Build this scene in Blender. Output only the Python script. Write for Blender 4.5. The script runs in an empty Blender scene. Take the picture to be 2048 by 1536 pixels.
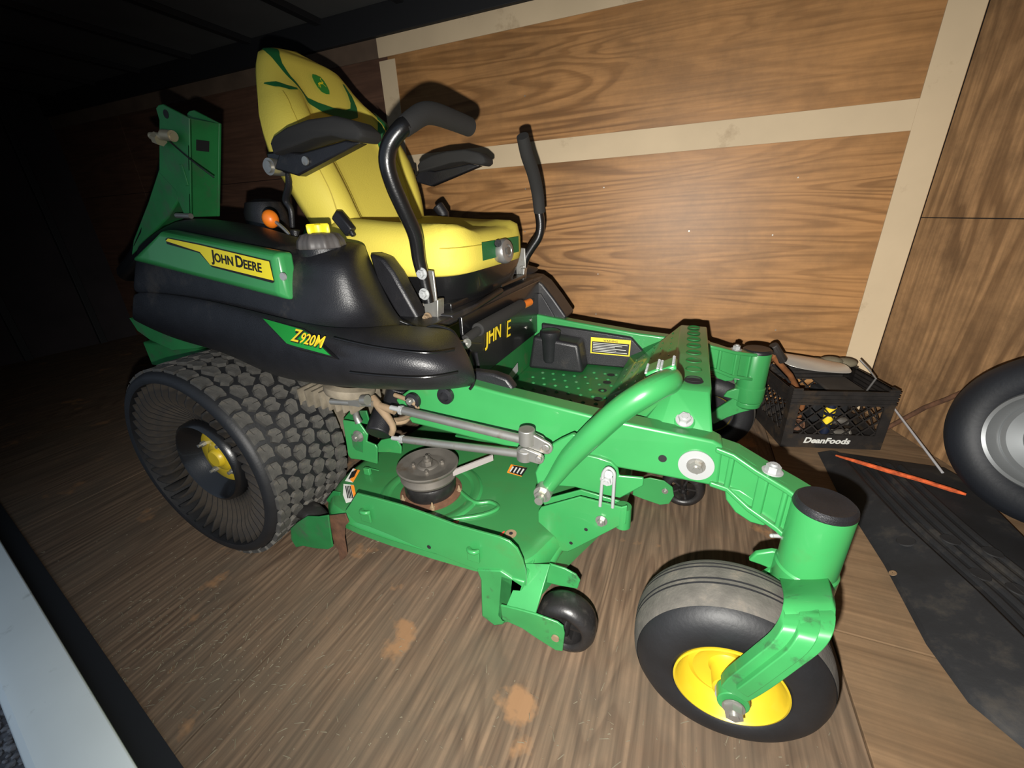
import bpy, bmesh, math, random
from mathutils import Vector as V, Matrix
random.seed(7)
PI=math.pi
sin,cos=math.sin,math.cos
S=bpy.context.scene
COL=S.collection
# ---------------------------------------------------------------- camera
CAM=V((1.2319,-1.1581,0.9353)); FOC=814.6
yw,pt,rl=1.9777,0.3932,-0.0451
FW=V((cos(yw)*cos(pt),sin(yw)*cos(pt),-sin(pt)))
r0=V((sin(yw),-cos(yw),0)); u0=r0.cross(FW)
RT=r0*cos(rl)+u0*sin(rl); UP=-r0*sin(rl)+u0*cos(rl)
cd=bpy.data.cameras.new('camera'); cam=bpy.data.objects.new('camera',cd); COL.objects.link(cam)
cd.sensor_width=36; cd.lens=FOC/2048*36; cd.clip_start=.02; cd.clip_end=60
m=Matrix((RT,UP,-FW)).transposed().to_4x4(); m.translation=CAM
cam.matrix_world=m; S.camera=cam
# ---------------------------------------------------------------- world, light, exposure
S.view_settings.view_transform='Standard'; S.view_settings.look='None'
S.view_settings.exposure=0.0; S.view_settings.gamma=1; S.view_settings.use_curve_mapping=False
w=bpy.data.worlds.new('dusk'); S.world=w; w.use_nodes=True
bg=w.node_tree.nodes['Background']; bg.inputs[0].default_value=(.62,.78,1,1); bg.inputs[1].default_value=.42
def aim(o,d):
    o.rotation_euler=d.to_track_quat('-Z','Y').to_euler()
def dirpx(x,y): return (FW+RT*((x-1024)/FOC)-UP*((y-768)/FOC)).normalized()
ld=bpy.data.lights.new('phone_flash','SPOT'); lo=bpy.data.objects.new('phone_flash',ld); COL.objects.link(lo)
ld.energy=128; ld.color=(1,.965,.90); ld.spot_size=math.radians(152); ld.spot_blend=1.0; ld.shadow_soft_size=.006
lo.location=CAM-UP*.058-RT*.018+FW*.01; aim(lo,dirpx(1290,880))
ld.use_nodes=True; nt=ld.node_tree; em=[n for n in nt.nodes if n.type=='EMISSION'][0]
fo=nt.nodes.new('ShaderNodeLightFalloff'); fo.inputs['Strength'].default_value=1
nt.links.new(fo.outputs['Linear'],em.inputs['Strength'])

# ---------------------------------------------------------------- pixel -> point on a world plane
def dr(x,y): return FW+RT*((x-1024)/FOC)-UP*((y-768)/FOC)
def Y(x,y,v):
    d=dr(x,y); return CAM+d*((v-CAM.y)/d.y)
def X(x,y,v):
    d=dr(x,y); return CAM+d*((v-CAM.x)/d.x)
def Z(x,y,v):
    d=dr(x,y); return CAM+d*((v-CAM.z)/d.z)
# ---------------------------------------------------------------- materials
def mat(name,col,rough=.5,metal=0,coat=0,var=0,vs=8,bump=0,bs=60,spec=.5,dust=None,dustamt=0,dscale=6,stretch=None):
    mt=bpy.data.materials.new(name); mt.use_nodes=True; t=mt.node_tree; b=t.nodes['Principled BSDF']
    b.inputs['Base Color'].default_value=(*col,1); b.inputs['Roughness'].default_value=rough
    b.inputs['Metallic'].default_value=metal; b.inputs['Coat Weight'].default_value=coat
    b.inputs['Specular IOR Level'].default_value=spec
    tc=t.nodes.new('ShaderNodeTexCoord'); src=tc.outputs['Object']
    if stretch:
        mp=t.nodes.new('ShaderNodeMapping'); mp.inputs['Scale'].default_value=stretch; t.links.new(src,mp.inputs[0]); src=mp.outputs[0]
    last=None
    if var:
        n=t.nodes.new('ShaderNodeTexNoise'); n.inputs['Scale'].default_value=vs; n.inputs['Detail'].default_value=6
        t.links.new(src,n.inputs['Vector'])
        r=t.nodes.new('ShaderNodeMapRange'); r.inputs[1].default_value=.3; r.inputs[2].default_value=.7
        r.inputs[3].default_value=1-var; r.inputs[4].default_value=1+var; t.links.new(n.outputs[0],r.inputs[0])
        mx=t.nodes.new('ShaderNodeMix'); mx.data_type='RGBA'; mx.blend_type='MULTIPLY'; mx.inputs[0].default_value=1
        mx.inputs[6].default_value=(*col,1); t.links.new(r.outputs[0],mx.inputs[7]); last=mx.outputs[2]
    if dust:
        n=t.nodes.new('ShaderNodeTexNoise'); n.inputs['Scale'].default_value=dscale; n.inputs['Detail'].default_value=8; n.inputs['Roughness'].default_value=.65
        t.links.new(src,n.inputs['Vector'])
        r=t.nodes.new('ShaderNodeMapRange'); r.inputs[1].default_value=.62-dustamt*.4; r.inputs[2].default_value=.78-dustamt*.3
        t.links.new(n.outputs[0],r.inputs[0])
        mx=t.nodes.new('ShaderNodeMix'); mx.data_type='RGBA'; t.links.new(r.outputs[0],mx.inputs[0])
        if last: t.links.new(last,mx.inputs[6])
        else: mx.inputs[6].default_value=(*col,1)
        mx.inputs[7].default_value=(*dust,1); last=mx.outputs[2]
    if last: t.links.new(last,b.inputs['Base Color'])
    if bump:
        n=t.nodes.new('ShaderNodeTexNoise'); n.inputs['Scale'].default_value=bs; n.inputs['Detail'].default_value=4
        t.links.new(src,n.inputs['Vector'])
        bp=t.nodes.new('ShaderNodeBump'); bp.inputs['Strength'].default_value=bump; bp.inputs['Distance'].default_value=.002
        t.links.new(n.outputs[0],bp.inputs['Height']); t.links.new(bp.outputs[0],b.inputs['Normal'])
    return mt
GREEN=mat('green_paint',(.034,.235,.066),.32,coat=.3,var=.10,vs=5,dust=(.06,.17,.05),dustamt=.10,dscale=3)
GREEN_WORN=mat('green_paint_worn',(.034,.235,.066),.38,coat=.2,var=.15,vs=9,dust=(.035,.033,.03),dustamt=.10,dscale=22)
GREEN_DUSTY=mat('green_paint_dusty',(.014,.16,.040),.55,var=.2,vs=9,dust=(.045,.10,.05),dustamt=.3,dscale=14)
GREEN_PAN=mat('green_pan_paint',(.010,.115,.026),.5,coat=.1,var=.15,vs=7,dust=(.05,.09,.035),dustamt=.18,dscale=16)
DECAL_GREEN=mat('green_decal',(.012,.25,.035),.35)
YELLOW=mat('yellow_paint',(.50,.355,.014),.4,coat=.25,var=.06,vs=6)
YELLOW_DECAL=mat('yellow_decal',(.80,.66,.02),.4)
SEAT=mat('yellow_vinyl',(.66,.545,.085),.62,var=.05,vs=4,bump=.25,bs=260,dust=(.42,.30,.05),dustamt=.05,dscale=4,spec=.3)
SEAT_G=mat('green_vinyl',(.008,.11,.028),.6,bump=.25,bs=260)
STITCH=mat('stitching',(.42,.32,.03),.7)
BLACK=mat('black_plastic',(.011,.011,.013),.40,var=.2,vs=20,bump=.35,bs=420,dust=(.05,.042,.034),dustamt=.04,dscale=5)
BLACK_METAL=mat('black_powder_coat',(.006,.006,.0065),.30,coat=.2,bump=.12,bs=300)
FOAM=mat('black_foam_grip',(.014,.0135,.013),.85,bump=.3,bs=500)
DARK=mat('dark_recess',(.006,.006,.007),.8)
RUBBER=mat('tire_rubber',(.009,.0095,.011),.55,var=.2,vs=20,bump=.2,bs=150)
RUBBER_WORN=mat('dusty_tire_tread',(.085,.078,.068),.85,var=.25,vs=30,bump=.4,bs=200,dust=(.13,.11,.09),dustamt=.2,dscale=30)
TREADM=mat('tread_block_rubber',(.060,.057,.051),.85,var=.3,vs=40,bump=.4,bs=220,dust=(.09,.078,.06),dustamt=.2,dscale=40)
SPOKEM=mat('dusty_spoke_rubber',(.024,.018,.012),.9,var=.5,vs=14,dust=(.010,.010,.011),dustamt=.25,dscale=12)
WHEELM=mat('black_wheel_rubber',(.014,.013,.013),.38,var=.3,vs=30,bump=.25,bs=120,dust=(.05,.045,.04),dustamt=.1,dscale=18)
STEEL=mat('zinc_steel',(.36,.355,.33),.38,metal=.75,var=.12,vs=20,dust=(.22,.16,.10),dustamt=.08,dscale=20)
STEEL_L=mat('bright_zinc',(.40,.41,.41),.5,metal=.4)
STEEL_D=mat('worn_pulley_steel',(.17,.155,.135),.5,metal=.6,var=.25,vs=12,dust=(.12,.075,.04),dustamt=.1,dscale=14)
RUST=mat('rusty_steel',(.10,.045,.022),.85,var=.4,vs=30,bump=.4,bs=90)
ALU=mat('dirty_aluminium_casting',(.20,.17,.125),.7,metal=.2,var=.3,vs=25,bump=.3,bs=90)
TAN=mat('dirty_tan_bracket',(.21,.145,.085),.8,var=.3,vs=14)
ORANGE=mat('orange_plastic',(.85,.20,.012),.4,coat=.2)
GREYK=mat('grey_knob_plastic',(.075,.068,.065),.5,var=.2,vs=30)
CHROME=mat('scuffed_chrome',(.30,.29,.28),.35,metal=.7,var=.2,vs=20)
WHITE=mat('white_print',(.60,.60,.56),.6)
ORANGE_P=mat('orange_print',(.85,.26,.02),.6)
RED_P=mat('red_print',(.55,.05,.03),.6)
BLACK_P=mat('black_print',(.008,.008,.008),.6)
YELLOW_P=mat('yellow_print',(.75,.55,.02),.6)
CRATE=mat('black_crate_plastic',(.012,.010,.009),.6,var=.4,vs=20,dust=(.04,.026,.014),dustamt=.25,dscale=12)
TRAYM=mat('black_tray_plastic',(.007,.0075,.009),.7,var=.5,vs=9,bump=.3,bs=60,dust=(.034,.029,.023),dustamt=.2,dscale=9)
SPARE=mat('spare_tire_rubber',(.004,.0055,.009),.6,bump=.2,bs=90,var=.2)
RIM=mat('silver_rim_paint',(.20,.21,.215),.35,metal=.5,var=.1)
SILL=mat('bright_aluminium',(.86,.92,.90),.45,metal=.15,var=.05,vs=3,dust=(.50,.53,.50),dustamt=.02,dscale=16)
CEIL=mat('grey_roof_panel',(.075,.077,.075),.8,var=.15,vs=3)
RAILM=mat('black_painted_steel',(.004,.0045,.006),.7)
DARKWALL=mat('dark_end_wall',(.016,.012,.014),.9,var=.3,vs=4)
TRIMW=mat('pale_wood_batten',(.49,.385,.25),.75,var=.08,vs=3,bump=.1,bs=60,dust=(.27,.19,.11),dustamt=.10,dscale=5,stretch=(1,1,1))

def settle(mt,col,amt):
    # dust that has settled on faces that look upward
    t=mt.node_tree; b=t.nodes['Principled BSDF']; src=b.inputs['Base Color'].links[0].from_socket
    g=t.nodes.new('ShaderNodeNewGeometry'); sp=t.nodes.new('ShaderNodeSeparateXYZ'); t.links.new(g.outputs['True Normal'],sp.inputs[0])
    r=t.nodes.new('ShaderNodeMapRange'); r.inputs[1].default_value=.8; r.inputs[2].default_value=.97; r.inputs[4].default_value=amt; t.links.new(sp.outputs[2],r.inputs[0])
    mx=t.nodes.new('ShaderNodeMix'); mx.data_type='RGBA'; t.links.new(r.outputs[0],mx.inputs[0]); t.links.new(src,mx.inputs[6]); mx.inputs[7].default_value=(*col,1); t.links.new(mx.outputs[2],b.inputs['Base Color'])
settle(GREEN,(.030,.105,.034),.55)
def wood(name,light,dark,axis,rings=16,contrast=.8,grime=None,gamt=.3,fine=.4,patch=None):
    mt=bpy.data.materials.new(name); mt.use_nodes=True; t=mt.node_tree; b=t.nodes['Principled BSDF']; L=t.links.new
    N=lambda k: t.nodes.new('ShaderNode'+k)
    tc=N('TexCoord')
    def mapn(sc):
        mp=N('Mapping'); mp.inputs['Scale'].default_value=sc; L(tc.outputs['Object'],mp.inputs[0]); return mp.outputs[0]
    ax={'x':(.5,4.2,4.2),'y':(4.2,.5,4.2),'z':(4.2,4.2,.5)}[axis]
    n=N('TexNoise'); n.inputs['Scale'].default_value=1; n.inputs['Detail'].default_value=2.6; n.inputs['Roughness'].default_value=.4; n.inputs['Distortion'].default_value=.55; L(mapn(ax),n.inputs['Vector'])
    mu=N('Math'); mu.operation='MULTIPLY'; mu.inputs[1].default_value=rings; L(n.outputs[0],mu.inputs[0])
    sn=N('Math'); sn.operation='FRACT'; L(mu.outputs[0],sn.inputs[0])
    rp=N('ValToRGB'); e=rp.color_ramp.elements; e[0].position=0; e[0].color=(0,0,0,1); e[1].position=1; e[1].color=(0,0,0,1)
    for p,v in ((.38,.12),(.60,.9),(.80,.95),(.90,.25)):
        q=e.new(p); q.color=(v,v,v,1)
    L(sn.outputs[0],rp.inputs[0])
    # large scale strength of figure
    n3=N('TexNoise'); n3.inputs['Scale'].default_value=1.3; L(mapn((1,1,1)),n3.inputs['Vector'])
    r3=N('MapRange'); r3.inputs[1].default_value=.35; r3.inputs[2].default_value=.62; r3.inputs[3].default_value=contrast*.25; r3.inputs[4].default_value=contrast; L(n3.outputs[0],r3.inputs[0])
    mm=N('Math'); mm.operation='MULTIPLY'; L(rp.outputs[0],mm.inputs[0]); L(r3.outputs[0],mm.inputs[1])
    mx=N('Mix'); mx.data_type='RGBA'; mx.inputs[6].default_value=(*light,1); mx.inputs[7].default_value=(*dark,1); L(mm.outputs[0],mx.inputs[0])
    # fine fibre
    fx={'x':(3,90,90),'y':(90,3,90),'z':(90,90,3)}[axis]
    n2=N('TexNoise'); n2.inputs['Scale'].default_value=1; n2.inputs['Detail'].default_value=3; L(mapn(fx),n2.inputs['Vector'])
    r2=N('MapRange'); r2.inputs[1].default_value=.3; r2.inputs[2].default_value=.7; r2.inputs[3].default_value=1-fine; r2.inputs[4].default_value=1+fine*.6; L(n2.outputs[0],r2.inputs[0])
    m2=N('Mix'); m2.data_type='RGBA'; m2.blend_type='MULTIPLY'; m2.inputs[0].default_value=1; L(mx.outputs[2],m2.inputs[6]); L(r2.outputs[0],m2.inputs[7])
    last=m2.outputs[2]
    if grime:
        g=N('TexNoise'); g.inputs['Scale'].default_value=3.0; g.inputs['Detail'].default_value=9; g.inputs['Roughness'].default_value=.7; L(mapn((1,1,1)),g.inputs['Vector'])
        gr=N('MapRange'); gr.inputs[1].default_value=.42; gr.inputs[2].default_value=.66; gr.inputs[4].default_value=gamt; L(g.outputs[0],gr.inputs[0])
        m3=N('Mix'); m3.data_type='RGBA'; L(gr.outputs[0],m3.inputs[0]); L(last,m3.inputs[6]); m3.inputs[7].default_value=(*grime,1); last=m3.outputs[2]
    if patch:
        g=N('TexNoise'); g.inputs['Scale'].default_value=5.5; g.inputs['Detail'].default_value=5; g.inputs['Roughness'].default_value=.55; L(mapn((1,1,1)),g.inputs['Vector'])
        gr=N('MapRange'); gr.inputs[1].default_value=.625; gr.inputs[2].default_value=.68; gr.inputs[4].default_value=.85; L(g.outputs[0],gr.inputs[0])
        m3=N('Mix'); m3.data_type='RGBA'; L(gr.outputs[0],m3.inputs[0]); L(last,m3.inputs[6]); m3.inputs[7].default_value=(*patch,1); last=m3.outputs[2]
    L(last,b.inputs['Base Color']); b.inputs['Roughness'].default_value=.72; b.inputs['Specular IOR Level'].default_value=.3
    bp=N('Bump'); bp.inputs['Strength'].default_value=.25; bp.inputs['Distance'].default_value=.001; L(n2.outputs[0],bp.inputs['Height']); L(bp.outputs[0],b.inputs['Normal'])
    return mt
WALLW=wood('plywood_wall',(.355,.180,.066),(.155,.070,.022),'x',20,1.0,(.12,.066,.030),.5,.18); WALLW.node_tree.nodes['Principled BSDF'].inputs['Roughness'].default_value=.46
WALLR=wood('plywood_front_wall',(.33,.19,.088),(.11,.056,.024),'z',16,.95,(.085,.048,.024),.75,.25)
WALLD=wood('reddish_plywood_dimmed',(.10,.050,.030),(.05,.024,.014),'x',12,.6,(.04,.02,.014),.4,.2)  # reddish sheets, with the flash falling off leftward darkened into their colour
WALLD2=mat('dimmed_batten',(.10,.065,.042),.8,var=.2)  # darker batten colour stands in for the light dimming toward the left
FLOORA=wood('worn_plywood_floor',(.145,.096,.060),(.050,.029,.018),'y',20,.6,(.085,.066,.046),.75,.5,patch=(.23,.125,.06))
FLOORB=wood('lighter_plywood_floor',(.20,.125,.068),(.105,.060,.030),'x',9,.8,(.09,.065,.04),.6,.25)

# ---------------------------------------------------------------- mesh builder
class M:
    def __init__(s): s.b=bmesh.new()
    def box(s,c,d,rot=None,taper=1):
        c=V(c); vs=[]
        for k in (-1,1):
            f=taper if k>0 else 1
            for i,j in ((-1,-1),(1,-1),(1,1),(-1,1)):
                p=V((i*d[0]/2*f,j*d[1]/2*f,k*d[2]/2))
                if rot: p=rot@p
                vs.append(s.b.verts.new(c+p))
        for q in ((3,2,1,0),(4,5,6,7),(0,1,5,4),(1,2,6,5),(2,3,7,6),(3,0,4,7)): s.b.faces.new([vs[i] for i in q])
        return s
    def loft(s,rings,cap=True,closed=True):
        R=[[s.b.verts.new(p) for p in r] for r in rings]; n=len(R[0])
        for a,b in zip(R,R[1:]):
            for i in range(n if closed else n-1):
                j=(i+1)%n; s.b.faces.new((a[i],a[j],b[j],b[i]))
        if cap and closed:
            s.b.faces.new(R[0][::-1]); s.b.faces.new(R[-1])
        return s
    def cyl(s,a,b,r,r2=None,n=20):
        a,b=V(a),V(b); r2=r if r2 is None else r2; d=(b-a).normalized(); u=d.orthogonal().normalized(); v=d.cross(u)
        f=lambda c,rr:[c+u*rr*cos(2*PI*i/n)+v*rr*sin(2*PI*i/n) for i in range(n)]
        return s.loft([f(a,r),f(b,r2)])
    def lathe(s,c,axis,prof,n=40,u=None,cap=False):
        # prof: list of (radius, height along axis)
        c=V(c); d=V(axis).normalized(); u=(V(u) if u else d.orthogonal()).normalized(); v=d.cross(u)
        rings=[[c+d*h+u*max(r,1e-4)*cos(2*PI*i/n)+v*max(r,1e-4)*sin(2*PI*i/n) for i in range(n)] for r,h in prof]
        return s.loft(rings,cap)
    def tube(s,pts,r,n=14,cap=True,smooth=0):
        pts=[V(p) for p in pts]; rs=list(r) if isinstance(r,(list,tuple)) else [r]*len(pts)
        if smooth:
            P2=[];R2=[]
            for i in range(len(pts)-1):
                p0=pts[max(i-1,0)];p1=pts[i];p2=pts[i+1];p3=pts[min(i+2,len(pts)-1)]
                for k in range(smooth):
                    t=k/smooth
                    P2.append(.5*((2*p1)+(p2-p0)*t+(2*p0-5*p1+4*p2-p3)*t*t+(3*p1-p0-3*p2+p3)*t**3)); R2.append(rs[i]*(1-t)+rs[i+1]*t)
            P2.append(pts[-1]);R2.append(rs[-1]); pts,rs=P2,R2
        rings=[];u=None
        for i,p in enumerate(pts):
            d=(pts[min(i+1,len(pts)-1)]-pts[max(i-1,0)]).normalized()
            if u is None: u=d.orthogonal().normalized()
            u=(u-d*u.dot(d)).normalized(); v=d.cross(u)
            rings.append([p+u*rs[i]*cos(2*PI*k/n)+v*rs[i]*sin(2*PI*k/n) for k in range(n)])
        return s.loft(rings,cap)
    def prism(s,poly,d):
        d=V(d); a=[s.b.verts.new(V(p)) for p in poly]; b=[s.b.verts.new(V(p)+d) for p in poly]; n=len(a)
        s.b.faces.new(a[::-1]); s.b.faces.new(b)
        for i in range(n): s.b.faces.new((a[i],a[(i+1)%n],b[(i+1)%n],b[i]))
        return s
    def bolt(s,c,d,r=.009,h=.007,wr=None):
        c=V(c); d=V(d).normalized(); wr=wr or r*1.45
        s.cyl(c,c+d*.002,wr,n=20); s.cyl(c+d*.002,c+d*(h+.002),r,n=6); s.cyl(c+d*(h+.002),c+d*(h+.006),r*.5,n=12); return s
    def sphere(s,c,r,sc=(1,1,1)):
        bmesh.ops.create_uvsphere(s.b,u_segments=20,v_segments=12,radius=r,matrix=Matrix.Translation(V(c))@Matrix.Diagonal((*sc,1))); return s
    def grid(s,rows):
        R=[[s.b.verts.new(V(p)) for p in r] for r in rows]
        for a,b in zip(R,R[1:]):
            for i in range(len(a)-1): s.b.faces.new((a[i],a[i+1],b[i+1],b[i]))
        return s
    def build(s,name,mt,parent=None,bevel=0,smooth=True,sub=0,solid=0,label=None,angle=40,seg=2):
        bmesh.ops.recalc_face_normals(s.b,faces=s.b.faces)
        if sub:
            for f in s.b.faces: f.smooth=True
        me=bpy.data.meshes.new(name); s.b.to_mesh(me); s.b.free()
        o=bpy.data.objects.new(name,me); COL.objects.link(o)
        me.materials.append(mt)
        if solid:
            k=o.modifiers.new('solid','SOLIDIFY'); k.thickness=solid; k.offset=-1
        if sub:
            k=o.modifiers.new('sub','SUBSURF'); k.levels=sub; k.render_levels=sub
        if bevel:
            k=o.modifiers.new('bevel','BEVEL'); k.width=bevel; k.segments=seg; k.limit_method='ANGLE'; k.angle_limit=math.radians(35)
        if smooth and not sub:
            for f in me.polygons: f.use_smooth=True
            me.set_sharp_from_angle(angle=math.radians(angle))
        if parent: setp(o,parent)
        if label: o['label']=label
        return o
def setp(o,parent):
    bpy.context.view_layer.update()
    o.parent=parent; o.matrix_parent_inverse=parent.matrix_world.inverted()
def thing(name,label,cat,loc=(0,0,0),group=None):
    o=bpy.data.objects.new(name,None); COL.objects.link(o); o.location=loc; o.empty_display_size=.05
    o['label']=label; o['category']=cat
    if group: o['group']=group
    return o
def tag(o,label,cat,group=None):
    o['label']=label; o['category']=cat
    if group: o['group']=group
    return o
def struct(o): o['kind']='structure'; return o
def mirror(o,parent=None):
    me=o.data.copy()
    for v in me.vertices: v.co.y=-v.co.y
    me.flip_normals()
    c=o.copy(); c.data=me; COL.objects.link(c); c.parent=parent or o.parent
    for k in o.children:
        if k.type=='MESH': mirror(k,c)
    return c
def plate(name,px,y,th,mt,parent,bevel=.0015,label=None,extra=None):
    mb=M().prism([Y(a,b,y) for a,b in px],(0,th,0))
    return mb.build(name,mt,parent,bevel=bevel,label=label)
def quadrect(o,x,y,w,h,off=0,n=None):
    return [o+x*0,]
FONT=None
def glyphs(txt,size,bold=0):
    cu=bpy.data.curves.new('t','FONT'); cu.body=txt; cu.size=size; cu.offset=bold; cu.resolution_u=3; cu.extrude=.0003
    ob=bpy.data.objects.new('t',cu); COL.objects.link(ob); bpy.context.view_layer.update()
    me=bpy.data.meshes.new_from_object(ob.evaluated_get(bpy.context.evaluated_depsgraph_get()))
    bpy.data.objects.remove(ob); return me
def text(name,segs,o,xd,ud,width,mt,parent,bold=.03,hscale=1,shear=0,gap=.04,lift=0,label=None):
    """segs: list of (string, relative size); o lower-left corner, xd/ud axes, total width"""
    xd=V(xd).normalized(); ud=V(ud); ud=(ud-xd*ud.dot(xd)).normalized(); nn=xd.cross(ud)
    bm=bmesh.new(); cx=0
    for st,sz in segs:
        if st==' ': cx+=.25*sz; continue
        me=glyphs(st,sz,bold*sz)
        xs=[v.co.x for v in me.vertices]; x0,x1=min(xs),max(xs)
        for v in me.vertices: v.co.x+=cx-x0
        bm.from_mesh(me); bpy.data.meshes.remove(me); cx+=x1-x0+gap
    k=width/(cx-gap)
    for v in bm.verts:
        a,b,c=v.co; v.co=V(o)+xd*(a+b*shear)*k+ud*b*k*hscale+nn*(c*1+lift)
    mb=M(); mb.b.free(); mb.b=bm
    me=bpy.data.meshes.new(name); bm.to_mesh(me); bm.free(); ob=bpy.data.objects.new(name,me); COL.objects.link(ob); me.materials.append(mt)
    if parent: setp(ob,parent)
    if label: ob['label']=label
    return ob
def sheet(name,pts,th,mt,parent,label=None,bevel=0):
    """thin flat decal from ordered points, extruded along its normal"""
    pts=[V(p) for p in pts]; n=(pts[1]-pts[0]).cross(pts[2]-pts[0]).normalized()
    if n.dot(CAM-pts[0])<0: n=-n
    return M().prism(pts,n*th).build(name,mt,parent,bevel=bevel,smooth=False,label=label)

# ================================================================= trailer
WY=1.0958; XC=2.0768; a0=.0125
def wp(sd,z,dy=0):   # point on side wall, sd metres rearward from the corner
    return V((XC-sd*cos(a0)+dy*sin(a0),WY-sd*sin(a0)-dy*cos(a0),z))
ZT=1.822
def slab(mb,p,th):
    n=(p[1]-p[0]).cross(p[2]-p[0]).normalized(); return mb.prism(p,n*th)
wall=struct(M().prism([wp(-.05,-.05,-.03),wp(6,-.05,-.03),wp(6,2.02,-.03),wp(-.05,2.02,-.03)],(0,.04,0)).build('wall_left',RAILM,None,smooth=False))
def wsheet(s0,s1,z0,z1,mt=WALLW):
    g=.0015
    return M().prism([wp(s0+g,z0+g),wp(s1-g,z0+g),wp(s1-g,z1-g),wp(s0+g,z1-g)],(0,.012,0)).build('plywood_sheet',mt,wall,bevel=.001,smooth=False)
wsheet(0,2.44,0,1.22); wsheet(0,2.44,1.22,1.95)
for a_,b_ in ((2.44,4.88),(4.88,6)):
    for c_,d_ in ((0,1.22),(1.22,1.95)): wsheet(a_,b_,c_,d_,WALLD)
# battens over the joints
def batten(s0,s1,z0,z1,n,dd=.006):
    o=M().prism([wp(s0,z0,.0005),wp(s1,z0,.0005),wp(s1,z1,.0005),wp(s0,z1,.0005)],(0,-dd,0)).build('trim_%d'%n,TRIMW,None,bevel=.001,smooth=False); struct(o); return o
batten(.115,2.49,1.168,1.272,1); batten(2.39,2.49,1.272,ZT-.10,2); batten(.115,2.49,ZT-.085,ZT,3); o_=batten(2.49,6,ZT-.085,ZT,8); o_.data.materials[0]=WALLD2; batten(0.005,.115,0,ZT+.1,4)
mb=M()
for q_ in ((1050,192),(1051,378),(1208,375),(1050,463),(1196,548),(1192,628),(1596,355),(1551,660),(1378,462),(1545,470)):
    d_=dr(*q_); p0=wp(1,1,.0); n_=V((-sin(a0),cos(a0),0)); c_=CAM+d_*((p0-CAM).dot(n_)/d_.dot(n_)); mb.cyl(c_,c_-n_*.002,.003,n=8)
o_=mb.build('wall_screws',STEEL,wall); o_['kind']='stuff'
# dark steel top rail + roof + bows
rail=struct(M().prism([wp(0,ZT,.0),wp(6,ZT,.0),wp(6,1.95,.0),wp(0,1.95,.0)],(0,-.03,0)).build('trim_5',RAILM,None,bevel=.003,smooth=False))
ceil=struct(M().box((-.6,0.02,1.965),(6.8,2.3,.02)).build('ceiling',CEIL,None,smooth=False))
for i in range(10):
    x=2.0-.535*i-.62
    M().prism([(x-.022,-1.05,1.925),(x+.022,-1.05,1.925),(x+.022,-1.05,1.955),(x-.022,-1.05,1.955)],(0,2.11,0)).build('roof_bow',RAILM,ceil,bevel=.003,smooth=False)
# front wall: one half of a shallow V nose, slanting away from the corner
SLP=.318; fd=V((SLP,-1,0)).normalized(); fn=V((fd.y,-fd.x,0))  # fn points into the room
if fn.x>0: fn=-fn
C0=V((XC,WY,0)); FL=1.13/abs(fd.y)
def fp_(u,z,o=0): return C0+fd*u+fn*o+V((0,0,z))
wf=struct(M().prism([fp_(-.03,-.05,-.012),fp_(FL,-.05,-.012),fp_(FL,2.02,-.012),fp_(-.03,2.02,-.012)],-fn*.03).build('wall_front',RAILM,None,smooth=False))
def fs(u0,u1,z0,z1): M().prism([fp_(u0+.0015,z0+.0015,0),fp_(u1-.0015,z0+.0015,0),fp_(u1-.0015,z1-.0015,0),fp_(u0+.0015,z1-.0015,0)],-fn*.012).build('plywood_sheet',WALLR,wf,bevel=.001,smooth=False)
fs(0,FL,0,.857); fs(0,FL,.857,1.95)
tip=fp_(FL,0,0)
wf2=struct(M().prism([tip+V((0,0,-.05)),V((2.10,-1.07,-.05)),V((2.10,-1.07,2.02)),tip+V((0,0,2.02))],(.03,-.01,0)).build('wall_front',WALLR,None,smooth=False))
# rear end wall, dark
we=struct(M().box((-3.72,.03,.95),(.04,2.3,2.05)).build('wall_rear',DARKWALL,None,smooth=False))
for y in (-.75,-.25,.25,.75): M().box((-3.69,y,.95),(.04,.05,1.95)).build('wall_post',RAILM,we,bevel=.004,smooth=False)
# near wall, either side of the side door opening
wn=struct(M().box((-2.40,-1.06,.95),(2.70,.04,2.05)).build('wall_right',RAILM,None,smooth=False))
wn2=struct(M().box((1.86,-1.085,.95),(.50,.03,2.05)).build('wall_right',RAILM,None,smooth=False))
wn3=struct(M().box((.28,-1.06,1.86),(2.66,.04,.24)).build('wall_right',RAILM,None,smooth=False))
# floor
floor=struct(M().box((-.62,.02,-.035),(6.25,2.2,.03)).build('floor',RAILM,None,smooth=False))
def fl(x0,x1,y0,y1,mt): 
    M().box(((x0+x1)/2,(y0+y1)/2,-.009),(x1-x0-.0035,y1-y0-.0035,.018)).build('plywood_sheet',mt,floor,bevel=.0015,smooth=False)
fl(.42,1.637,-1.03,1.09,FLOORA); fl(-.80,.42,-1.03,1.09,FLOORA); fl(-3.7,-.80,-1.03,1.09,FLOORA)
fl(1.637,2.45,-.268,1.09,FLOORB); fl(1.637,2.45,-1.03,-.268,FLOORB)
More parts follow.
